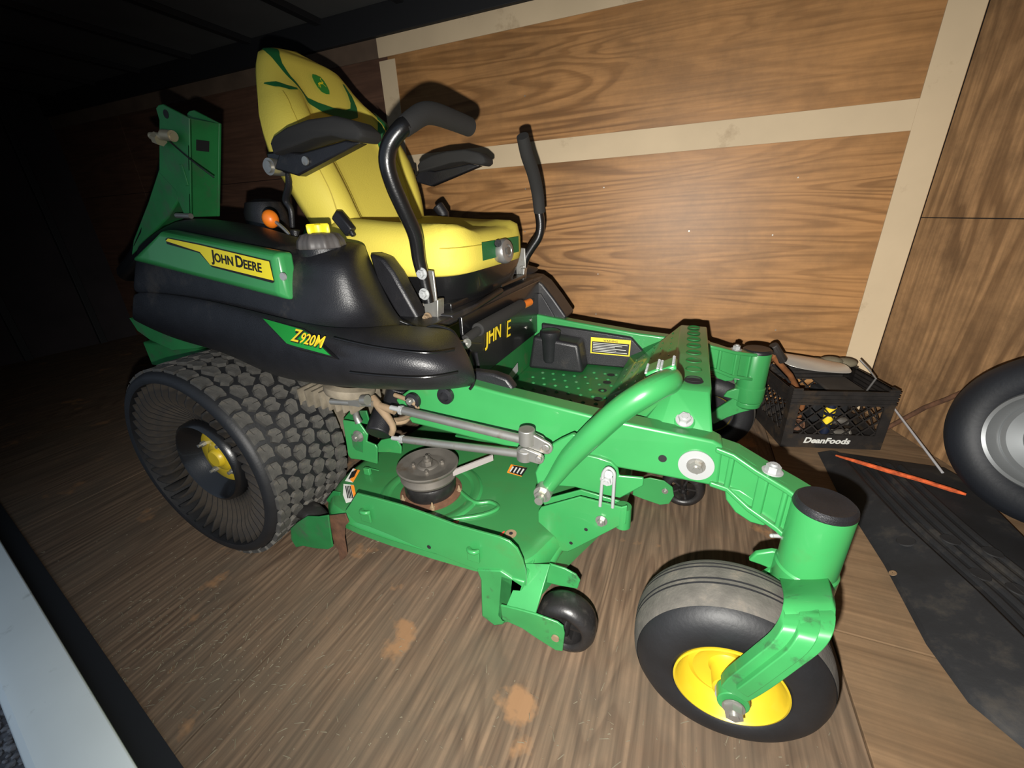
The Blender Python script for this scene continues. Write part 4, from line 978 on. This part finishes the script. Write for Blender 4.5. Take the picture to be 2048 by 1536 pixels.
# seat cushion: superellipse plan loft with front roll
def cush(y,s_): pass
mb=M(); rings=[]
def outline(hx,hy,e,n=48):
    return [(hx*math.copysign(abs(cos(2*PI*i/n))**(2/e),cos(2*PI*i/n)),hy*math.copysign(abs(sin(2*PI*i/n))**(2/e),sin(2*PI*i/n))) for i in range(n)]
CC=V((.495,-.012,0))
for hx,hy,z,sl in ((.205,.235,.795,0),(.222,.252,.802,0),(.226,.256,.825,.2),(.226,.256,.868,.6),(.218,.250,.888,.9),(.198,.232,.900,1),(.165,.20,.904,1),(.10,.13,.902,1),(.03,.04,.900,1)):
    rings.append([])
    for a,b in outline(hx,hy,5):
        bolst=.020*sst(.10,.19,abs(b))*(1-sst(.215,.25,abs(b)))*(z>.88)
        rr=a/.226; zz=z+bolst+sl*(.024*(1-sst(-.9,.6,rr)))-(.0)*sl
        rings[-1].append(CC+V((a,b,zz)))
sc=bd(mb.loft(rings),'seat_cushion',SEAT,angle=80)
def cpt(x,y,lift=.002): return V((x,y,.904+lift))
# front green patch and knob on cushion front edge
xf=.7285
fp=M().grid([[V((xf+.001-.006*abs((y+.0)/.25)**6,y,z)) for y in [(-.150+.262*k/8) for k in range(9)]] for z in (.826,.840,.858,.872)]); fp.build('green_seat_patch',SEAT_G,sc)
o=M().tube([V((.30,-.2575,.864)),V((.45,-.2575,.868)),V((.60,-.2575,.868)),V((.69,-.252,.866)),V((.715,-.225,.866)),V((.724,-.15,.866)),V((.724,0,.866))],.0011,n=6).build('stitching',STITCH,sc)
kc=X(1004,503,.735)
kn=bd(M().lathe(kc,(1,-.15,.1),[(.001,-.012),(.030,-.012),(.032,-.005),(.034,0),(.034,.014),(.030,.020),(.018,.022),(.016,.018),(.001,.018)],n=36),'weight_knob',CHROME,angle=35)
M().lathe(kc+V((.021,-.003,.002)),(1,-.15,.1),[(.001,0),(.010,0),(.010,.003),(.001,.003)],n=20).build('knob_centre',STEEL_D,kn)
bd(M().cyl(kc+V((-.02,-.01,.02)),kc+V((.005,-.035,.025)),.010),'knob_bracket',BLACK)
# suspension bowl below, platform
mb=M(); rings=[]
for hx,hy,z in ((.17,.19,.715),(.195,.225,.720),(.205,.235,.745),(.222,.250,.790),(.224,.252,.802)): rings.append([V((.495+a,b,z)) for a,b in outline(hx,hy,4)])
bd(mb.loft(rings),'seat_suspension_cover',BLACK_METAL,angle=50)
plt=bd(M().box((.49,0,.705),(.44,.60,.018)),'seat_platform',BLACK,bevel=.004)
M().box((.708,.05,.602),(.012,.62,.196)).build('front_panel',BLACK_METAL,plt,bevel=.003)
for st_,x0_,x1_ in (('JHN',(970,691),(1001,673)),('E',(1013,675),(1022,670))):
    a_=X(*x0_,.7155); b_=X(*x1_,.7155); text('panel_lettering',[(st_,1)],a_,b_-a_,(0,0,1),(b_-a_).length*(.8 if st_=='E' else 1),YELLOW_P,plt,bold=(0 if st_=='E' else .02),shear=.15,lift=.001)
for px in ((1052,655),(1062,640)): 
    c=X(*px,.714); M().cyl(c,c+V((.003,0,0)),.006,n=14).build('panel_rivet',STEEL,plt)
c=[X(980,742,.727),X(1005,722,.727),X(1012,715,.727),X(1010,735,.727),X(995,745,.727)]
sheet('serial_plate',[V((.735,-.04,.43)),V((.735,.05,.44)),V((.735,.05,.47)),V((.735,-.04,.455))],.001,STEEL_L,MOW)
# clutter under seat front: black bars, yellow tipped lever
bd(M().tube([X(845,610,.60),X(890,612,.64),X(925,618,.68)],.006,n=10),'seat_slide_lever',STEEL_D)
bd(M().box(X(937,620,.685),(.016,.030,.022)),'lever_tip',YELLOW_DECAL,bevel=.006,label='yellow lever tip')
bd(M().box((.66,-.12,.722),(.04,.26,.018)).box((.68,.15,.728),(.03,.22,.012)).cyl((.70,-.20,.70),(.71,.0,.722),.010),'latch_linkage',BLACK_METAL,bevel=.003)
bd(M().cyl(X(930,680,.735),X(962,656,.735),.012,n=18).cyl(X(955,660,.735),X(1042,610,.735),.0185,n=24).cyl(X(1056,604,.735),X(1067,600,.735),.006),'brake_handle_grip',FOAM,bevel=.003)
bd(M().cyl(X(1042,612,.735),X(1060,604,.735),.013,n=20),'grip_tip',ORANGE,bevel=.004,label='orange tip')
c=X(928,685,.735); bd(M().cyl(c+V((-.012,-.012,.0)),c+V((.014,0,0)),.0085,n=14).bolt(c+V((.010,-.006,0)),(1,-.6,0),.009,.007),'pivot_bolt',STEEL)
bd(M().tube([X(940,700,.72),X(935,725,.72),X(948,742,.72),X(957,735,.72),X(952,705,.72)],.005,n=8,smooth=4),'control_cable',BLACK)
sheet('danger_decal',[X(1043,567,.66),X(1062,566,.66),X(1062,584,.66),X(1042,582,.66)],.001,WHITE,MOW)
sheet('danger_decal_band',[X(1043,567,.662),X(1062,566,.662),X(1062,571,.662),X(1043,572,.662)],.001,RED_P,MOW)
# ---- armrests
def arm(s_):
    y0=-.335*1; pad=[(566,292),(572,278),(600,258),(640,243),(690,236),(730,247),(748,264),(750,278),(742,287),(715,284),(690,277),(655,282),(610,300),(572,313)]
    mb=M(); P=[Y(a,b,-.30) for a,b in pad]; c=sum(P,V())/len(P)
    rings=[]
    for yy,k in ((-.342,.80),(-.338,.93),(-.326,1.0),(-.284,1.0),(-.272,.93),(-.268,.80)):
        rings.append([V((c.x+(p.x-c.x)*(k if k==1 else (1-(1-k)*.35)),yy,c.z+(p.z-c.z)*k)) for p in P])
    o=bd(mb.loft(rings),'armrest_pad',FOAM,angle=60,bevel=.003)
    o2=bd(M().prism([Y(a,b,-.315) for a,b in ((560,300),(600,306),(690,280),(720,285),(640,328),(595,352),(572,345),(548,338))],(0,.030,0)),'armrest_bracket',BLACK,bevel=.004)
    c=Y(546,334,-.30); o3=bd(M().cyl(c+V((0,.05,0)),c-V((0,.012,0)),.020,n=24).cyl(c-V((0,.012,0)),c-V((0,.018,0)),.014,n=24),'armrest_pivot',STEEL)
    o4=bd(M().box(Y(562,325,-.275),(.06,.03,.05)),'armrest_hinge',BLACK_METAL,bevel=.006)
    # screws under
    c=Y(612,322,-.316); o5=bd(M().cyl(c,c-V((0,.004,0)),.010,n=16),'armrest_screw',STEEL)
    for o_ in (o,o2,o3,o4,o5): mirror(o_)
arm(-1)
bd(M().tube([Y(575,345,-.28),Y(578,370,-.27),Y(572,400,-.26),Y(582,420,-.26),Y(585,455,-.26)],[.006,.009,.010,.008,.007],n=10,smooth=4),'recline_lever',BLACK)
bd(M().tube([V((.36,.28,.90)),V((.36,.285,.95)),V((.34,.28,.98))],.022,n=14),'belt_retractor',BLACK,bevel=.005)
# ---- control levers
def lever():
    P=[Y(858,605,-.325),Y(848,560,-.328),Y(838,520,-.335),Y(830,470,-.35),Y(808,420,-.375),Y(786,370,-.395),Y(774,325,-.405),Y(780,288,-.40),Y(800,260,-.39),Y(812,250,-.38)]
    o=bd(M().tube(P,[.013,.014,.0155]+[.0165]*7,n=22,smooth=5),'control_lever',BLACK_METAL)
    G=[Y(806,256,-.385),Y(822,243,-.365),Y(846,228,-.33),Y(870,228,-.29),Y(905,240,-.22),Y(937,253,-.15)]
    o2=bd(M().tube(G,[.0175,.0195,.0205,.021,.021,.021],n=22,smooth=5),'lever_grip',FOAM)
    pl=[Y(852,540,-.312),Y(866,542,-.312),Y(872,590,-.312),Y(876,640,-.312),Y(852,642,-.312),Y(846,600,-.312)]
    o3=bd(M().prism(pl,(0,.006,0)).prism([Y(866,600,-.312),Y(876,600,-.312),Y(876,642,-.312),Y(868,642,-.312)],(0,.03,0)),'lever_mount',STEEL,bevel=.002)
    b=[]
    for px in ((844,547),(849,588)): 
        c=Y(*px,-.342); b.append(bd(M().bolt(c,(0,-1,0),.0095,.008),'lever_bolt',STEEL_L))
    c=Y(856,634,-.318); b.append(bd(M().bolt(c,(0,-1,0),.008,.012),'mount_bolt',TAN))
    for o_ in [o3]+b[:0]: mirror(o_)
lever()
bd(M().tube([Y(1078,425,.335),Y(1081,450,.34),Y(1077,474,.34),Y(1063,496,.335),Y(1052,515,.33),Y(1046,540,.325),Y(1042,572,.32)],[.0165,.0165,.0165,.0165,.016,.015,.013],n=20,smooth=5),'control_lever',BLACK_METAL)
bd(M().tube([Y(1045,272,.17),Y(1054,310,.21),Y(1066,345,.26),Y(1075,385,.31),Y(1079,424,.335)],[.0185,.0205,.021,.021,.020],n=20,smooth=5),'lever_grip',FOAM)
bd(M().prism([Y(1040,532,.30),Y(1049,531,.30),Y(1040,585,.30),Y(1028,586,.30)],(0,.006,0)),'lever_mount',STEEL,bevel=.002)
for px in ((1044,540),(1041,556)): c=Y(*px,.298); bd(M().bolt(c,(0,-1,0),.008,.006),'lever_bolt',STEEL)
# ---- roll bar stub behind the seat (near and far)
def rops():
    y=-.36; G=GREEN_DUSTY; ob=[]
    A=[Y(a,b,y) for a,b in ((311,216),(316,210),(325,208),(378,236),(382,434),(370,434),(357,404),(350,380),(318,345),(318,240))]
    ob.append(bd(M().prism(A,(0,.008,0)),'roll_bar_plate',G,bevel=.002))
    A2=[Y(378,236,y),Y(382,434,y)]; 
    B2=[p+V((0,.075,0)) for p in A2]
    ob.append(bd(M().prism([A2[0]-V((.008,0,0)),A2[1]-V((.008,0,0)),B2[1]-V((.008,0,0)),B2[0]-V((.008,0,0))],(.008,0,0)),'roll_bar_post',G,bevel=.002))
    ob.append(bd(M().prism([p+V((.0,.075,.0)) for p in A],(0,.008,0)),'roll_bar_plate',G,bevel=.002))
    q=[Y(382,278,y)+V((.001,.012,0)),Y(382,278,y)+V((.001,.045,0)),Y(382,300,y)+V((.001,.045,0)),Y(382,300,y)+V((.001,.012,0))]
    ob.append(bd(M().prism(q,(.001,0,0)),'post_window',DARK))
    dg=[Y(a,b,y+.004) for a,b in ((317,338),(345,325),(357,400),(335,436),(300,470),(262,512),(266,480),(295,405))]
    ob.append(bd(M().prism(dg,(0,.05,0)),'roll_bar_brace',G,bevel=.004))
    mb=M(); c=Y(330,272,y-.004)
    mb.cyl(Y(303,272,y-.02),Y(348,274,y-.02),.009,n=14).cyl(Y(312,276,y-.02),Y(322,280,y-.02),.015,n=6).cyl(Y(328,270,y-.02),Y(346,272,y-.02),.013,n=14)
    ob.append(bd(mb,'locking_pin',mat('brassy_pin',(.42,.36,.24),.4,metal=.5)))
    ob.append(bd(M().cyl(Y(354,431,y-.01),Y(382,432,y-.01),.007,n=12),'base_bolt',STEEL))
    for px in ((332,228),): 
        c=Y(*px,y-.0005); ob.append(bd(M().cyl(c,c-V((0,.0006,0)),.010,n=16),'plate_hole',DARK))
    c=Y(368,350,y-.001); ob.append(bd(M().box(c,(.012,.003,.05)),'plate_slot_lip',G,bevel=.001))
    for o_ in ob: mirror(o_)
    # folded hoop, black tube reaching back
    bd(M().tube([V((-.10,-.32,1.16)),V((-.22,-.33,1.02)),V((-.45,-.33,.86)),V((-.62,-.30,.80)),V((-.66,-.2,.79)),V((-.66,.2,.79)),V((-.62,.30,.80)),V((-.45,.33,.86)),V((-.22,.33,1.02)),V((-.10,.32,1.16))],.024,n=16,smooth=4),'folded_roll_hoop',BLACK_METAL)
    bd(M().tube([Y(336,280,y-.02),Y(380,318,y-.03),Y(428,355,y-.01)],.0018,n=6,smooth=4),'pin_lanyard',BLACK)
rops()

# ================================================================= things around it
# --- milk crate
th=math.atan2(.692-.600,2.04-1.672); ex=V((cos(th),sin(th),0)); ey=V((-sin(th),cos(th),0)); CO=V((1.672,.605,0)); CWd=.37; CD=.29; CH=.262
crate=thing('milk_crate','black plastic lattice milk crate lettered in white, full of tools, in the front corner','crate',CO+ex*CWd/2+ey*CD/2)
def cpnt(a,b,z): return CO+ex*a+ey*b+V((0,0,z))
def cb(mb,a0_,a1_,b0_,b1_,z0,z1):
    mb.prism([cpnt(a0_,b0_,z0),cpnt(a1_,b0_,z0),cpnt(a1_,b1_,z0),cpnt(a0_,b1_,z0)],(0,0,z1-z0))
W_,D_,H_=CWd,CD,CH; tt=.007
mb=M(); cb(mb,.002,W_-.002,.002,D_-.002,.004,.012); mb.build('crate_bottom',CRATE,crate,bevel=.001,smooth=False)
for a in (0,W_-.035):
    for b in (0,D_-.035):
        xo=0 if a==0 else W_-tt; yo=0 if b==0 else D_-tt
        P=[(a,yo),(a+.035,yo),(a+.035,yo+tt),(a,yo+tt)]
        if a==0 and b==0: P=[(0,0),(.035,0),(.035,tt),(tt,tt),(tt,.035),(0,.035)]
        elif b==0: P=[(W_-.035,0),(W_,0),(W_,.035),(W_-tt,.035),(W_-tt,tt),(W_-.035,tt)]
        elif a==0: P=[(0,D_-.035),(tt,D_-.035),(tt,D_-tt),(.035,D_-tt),(.035,D_),(0,D_)]
        else: P=[(W_-tt,D_-.035),(W_,D_-.035),(W_,D_),(W_-.035,D_),(W_-.035,D_-tt),(W_-tt,D_-tt)]
        M().prism([cpnt(u_,v_,.001) for u_,v_ in P],(0,0,H_-.001)).build('corner_post',CRATE,crate,smooth=False)
mb=M()
for (z0,z1) in ((.001,.062),):
    cb(mb,.035,W_-.035,0,tt,z0,z1); cb(mb,.035,W_-.035,D_-tt,D_,z0,z1); cb(mb,0,tt,.035,D_-.035,z0,z1); cb(mb,W_-tt,W_,.035,D_-.035,z0,z1)
mb.build('lower_band',CRATE,crate,smooth=False)
for k in range(4):
    z0=H_-.013-k*.017; mb=M(); e=.003
    for (f0,f1,g0,g1) in ((0-e,W_+e,-e,tt),(0-e,W_+e,D_-tt,D_+e),(-e,tt,tt,D_-tt),(W_-tt,W_+e,tt,D_-tt)): cb(mb,f0,f1,g0,g1,z0,z0+.005)
    mb.build('rim_rib',CRATE,crate,smooth=False)
    mb=M()
mb=M()
for (f0,f1,g0,g1) in ((0.001,W_-.001,.001,tt-.001),(0.001,W_-.001,D_-tt,D_-.001),(.001,tt-.001,tt,D_-tt),(W_-tt,W_-.001,tt,D_-tt)): cb(mb,f0,f1,g0,g1,H_-.070,H_-.008)
mb.build('rim_band',CRATE,crate,smooth=False)
# diagonal lattice bars
def lattice(P0,dx,L):
    mb=M(); z0,z1=.062,H_-.070; h=z1-z0; nn=dx.cross(V((0,0,1)))
    def seg(u0,v0,u1,v1):
        a=P0+dx*u0+V((0,0,z0+v0)); b=P0+dx*u1+V((0,0,z0+v1)); d=(b-a).normalized(); p=d.cross(nn)*.0022
        mb.prism([a+p-nn*.002,b+p-nn*.002,b-p-nn*.002,a-p-nn*.002],nn*.004)
    st=.052
    k=-h
    while k<L:
        for sg in (1,-1):
            u0,v0=k,(0 if sg>0 else h); u1,v1=k+h,(h if sg>0 else 0)
            if u0<0: 
                f=(0-u0)/(u1-u0); v0=v0+(v1-v0)*f; u0=0
            if u1>L:
                f=(L-u0)/(u1-u0); v1=v0+(v1-v0)*f; u1=L
            if u1-u0>.002: seg(u0,v0,u1,v1)
        k+=st
    o=mb.build('lattice_side',CRATE,crate,smooth=False)
    return o
lattice(cpnt(.035,.004,0),ex,W_-.07); lattice(cpnt(.035,D_-.004,0),ex,W_-.07); lattice(cpnt(.004,.035,0),ey,D_-.07); lattice(cpnt(W_-.004,.035,0),ey,D_-.07)
text('crate_lettering',[('DeanFoods',1)],cpnt(.082,-.0008,.024),ex,(0,0,1),.168,WHITE,crate,bold=.035,shear=.22,hscale=.95)
# things inside / on the crate
def ybx(px,py,b): # point on plane parallel to crate front at depth b
    d=dr(px,py); p0=cpnt(0,b,0); return CAM+d*((p0-CAM).dot(ey)/d.dot(ey))
BB=.10
ham=thing('sledge_hammer','hammer with orange brown wooden handle and dark head, leaning out of the crate left side','hammer',cpnt(.06,.12,.012))
hp=[ybx(1545,712,.05),ybx(1580,750,.11),cpnt(.13,.18,.20),cpnt(.15,.24,.03)]
M().tube([hp[0],hp[1],cpnt(.155,.20,.12),cpnt(.17,.23,.03)],[.011,.011,.012,.012],n=12).build('handle',mat('hammer_handle_wood',(.22,.085,.03),.6,var=.3,vs=20),ham)
h1=ybx(1555,694,.06); hd=ex*.6+V((0,0,.8))
hdv=(ybx(1562,712,.06)-ybx(1548,692,.06)).normalized()
M().cyl(ybx(1546,690,.05),ybx(1566,722,.06),.018,n=8).build('head',STEEL_D,ham,bevel=.004)
hm=bpy.data.objects['head']; hm.data.materials[0]=mat('dark_forged_steel',(.02,.017,.015),.6,var=.3)
# bright chromed panel lying across the top
cps=[ybx(1565,727,.13),ybx(1600,735,.10),ybx(1640,742,.08),ybx(1680,748,.06),ybx(1708,750,.05)]
cps2=[p+ey*.11+V((0,0,.02)) for p in cps]
rows=[[cps[i]*(1-k/4)+cps2[i]*(k/4)+V((0,0,.014*sin(PI*k/4)+.006*sin(5*i+k))) for i in range(5)] for k in range(5)]
cp_=M().grid(rows).build('chrome_trim_piece',mat('bright_chrome',(.55,.52,.47),.25,metal=.6,bump=.6,bs=14),None,sub=2,solid=.003)
tag(cp_,'crumpled bright chromed sheet piece lying on top of the crate contents','scrap metal')
cam_b=M(); c0=ybx(1662,722,.20)
for k in range(3): cam_b.sphere(c0+ex*(k-1)*.055+V((0,0,-.006*abs(k-1))),.036,(1.2,.8,.55))
o=cam_b.build('cloth_bag',mat('olive_cloth',(.13,.11,.07),.9,var=.4,bump=.5,bs=40),None); tag(o,'crumpled olive grey plastic bag behind the chrome piece in the crate','bag')
lv=M().tube([ybx(1720,720,.10),ybx(1737,738,.08),ybx(1752,757,.06),cpnt(.30,.10,.15)],.0035,n=8).build('steel_lever',CHROME,None); tag(lv,'thin bent steel rod sticking up at the crate right corner','rod')
# junk visible through lattice
y1=M().cyl(cpnt(.175,.055,.08),cpnt(.18,.06,.10),.018,n=14).cyl(cpnt(.172,.05,.115),cpnt(.175,.052,.165),.016,n=14).build('grip_body',BLACK,None)
junk=thing('screwdriver','tool with yellow banded dark handle standing inside the crate','screwdriver',cpnt(.17,.05,.013))
M().cyl(cpnt(.17,.035,.014),cpnt(.17,.035,.19),.017,n=14).build('handle',mat('navy_handle',(.008,.012,.03),.4),junk)
for z0,z1,rr in ((.10,.135,.0175),(.150,.170,.0185)): M().cyl(cpnt(.17,.035,z0),cpnt(.17,.035,z1),rr,n=14).build('yellow_band',YELLOW_P,junk)
bpy.data.objects.remove(y1)
for i,(a,b,z,r,l,mt) in enumerate([(.24,.06,.03,.014,.10,STEEL_D),(.10,.10,.03,.02,.12,RUST),(.27,.12,.05,.018,.11,STEEL_D),(.09,.16,.03,.018,.10,DARK),(.27,.17,.03,.015,.10,RUST)]):
    p=cpnt(a,b,z+r); dd=(ex*cos(i*1.3)+ey*sin(i*1.3)*.3)*l*.5
    o=M().cyl(p-dd*.6,p+dd*.6,r,n=10).cyl(p+dd*.6,p+dd*.8,r*1.3,n=6).build('pipe_fitting',mt,None,bevel=.002)
    tag(o,['short steel fitting low in the crate at right front','brown rusty fitting in the crate at left','steel fitting in the crate near its right side','dark fitting at the back left inside the crate','rusty fitting at the back right inside the crate'][i],'pipe fitting')
for (a,b,z) in ((.31,.03,.09),(.235,.03,.05),(.285,.025,.05)):
    p=cpnt(a,b,z) 
o=M().prism([cpnt(.20,.20,.014),cpnt(.345,.20,.014),cpnt(.345,.265,.014),cpnt(.20,.265,.014)],(0,0,.165)).build('dark_filler_case',DARK,None,bevel=.01); tag(o,'black filler case added at the back to darken the crate inside','case')  # dark case added as filler so the crate reads dark inside
o=M().prism([cpnt(.20,.05,.19),cpnt(.33,.06,.20),cpnt(.33,.26,.205),cpnt(.20,.26,.20)],(0,0,.012)).build('canvas_cover',mat('dark_dirty_cloth',(.022,.018,.014),.9,var=.5),None,bevel=.006); tag(o,'dark dirty folded cloth lying level in the crate top','cloth')
# --- light rod leaning from crate toward the tray
def WF(px,py,o=.02):
    d=dr(px,py); p0=C0+fn*o; return CAM+d*((p0-CAM).dot(fn)/d.dot(fn))
ra=WF(1774,798,.012); rb=WF(1885,945,.125)
o=M().cyl(ra,rb,.0042,n=12).build('white_rod',mat('pale_metal_rod',(.50,.50,.52),.35,metal=.3),None); tag(o,'thin pale metal rod leaning beside the crate towards the black tray','rod')
rr=[WF(1752,868,.05),WF(1800,842),WF(1850,815),WF(1895,798),WF(1925,785)]
o=M().tube(rr,.009,n=10).build('rusty_bar',RUST,None); tag(o,'rusty round bar against the front wall between the crate and the spare tire','bar')
# dark lever behind the far caster, left of the crate
o=M().tube([ybx(1515,752,.06),ybx(1545,728,.08),ybx(1580,765,.10)],.004,n=8).build('wire',DARK,None); tag(o,'thin dark wire looping out of the crate left side beside the hammer','wire')
# --- long black moulded tray
T=thing('plastic_tray','long black moulded plastic tray with ribbed top lying along the front wall','tray',(1.98,.08,0))
TS=[(.60,1.80,1.85,.30),(.52,1.80,1.85,.7),(.34,1.80,1.855,1),(.14,1.815,1.89,1.0),(0,1.825,1.925,1.05),(-.10,1.825,1.950,1.1),(-.24,1.825,1.975,1.15),(-.36,1.845,2.0,1.05),(-.43,1.90,2.01,.8),(-.47,2.0,2.05,.3)]
def ring_tray(y,x0,xr,f,x1=2.185):
    return [V((x0,y,.001)),V((x0+.006,y,.012*f)),V((xr-.012,y,.056*f)),V((xr,y,.062*f)),V((xr+.014,y,.054*f)),V((xr+.02,y,.045*f)),V((x1,y,.045*f)),V((x1,y,.001))]
tb=M().loft([ring_tray(*q_) for q_ in TS]).build('tray_body',TRAYM,T,angle=50,bevel=.004)
for k in range(5):
    M().tube([V((xr+.045+k*.033+(-.0),y,.047*min(f,1.1))) for y,x0,xr,f in TS if y>-.40 and y<.55 and xr+.045+k*.033<2.175],.009,n=8,smooth=3).build('tray_rib',TRAYM,T)
for (px,py) in ((1812,1083),(1900,1080),(1985,1105),(1960,1150),(2035,1180)):
    c=Z(px,py,.050 if px<1850 else .056); M().lathe(c,(-.45 if px<1850 else 0,0,1),[(.001,.003),(.016,.003),(.019,.0035),(.021,.001)],n=20).build('tray_recess',DARK,T)
c=Z(1786,1147,.022); M().lathe(c,(-.55,0,.8),[(.001,.003),(.008,.003),(.009,.001)],n=14).build('tray_recess',FLOORB,T)
# orange frayed rope
rp=[Z(1672,911,.05),Z(1720,925,.066),Z(1780,943,.070),Z(1840,960,.070),Z(1900,979,.070),Z(1932,989,.070)]
o=M().tube(rp,[.003,.007,.008,.007,.007,.004],n=8,smooth=4).build('orange_strap',mat('frayed_orange_webbing',(.42,.07,.015),.9,var=.5,vs=60,bump=.6,bs=200),None); tag(o,'frayed orange strap lying along the back edge of the black tray','strap')
# --- spare tire leaning on the front wall
td=V((-.80,-.55,.16)).normalized(); tc=X(2138,886,2.20)
SPT=thing('spare_tire','black spare tire on a silver rim leaning at the right edge against the front wall','tire',tc-V((0,0,.2)))
k=.238
M().lathe(tc,td,[(r*k,h*k) for r,h in [(.56,-.20),(.60,-.27),(.72,-.31),(.86,-.30),(.96,-.22),(1.0,-.08),(1.0,.08),(.96,.22),(.86,.30),(.72,.31),(.62,.28),(.56,.22)]],n=80).build('tire',SPARE,SPT,angle=60)
M().lathe(tc,td,[(r*k,h*k) for r,h in [(.56,.20),(.575,.27),(.555,.30),(.525,.28),(.505,.20),(.475,.16),(.455,.17),(.425,.13),(.30,.10),(.25,.14),(.14,.15),(.13,.22),(.001,.22)]],n=80).build('rim',RIM,SPT,angle=30)
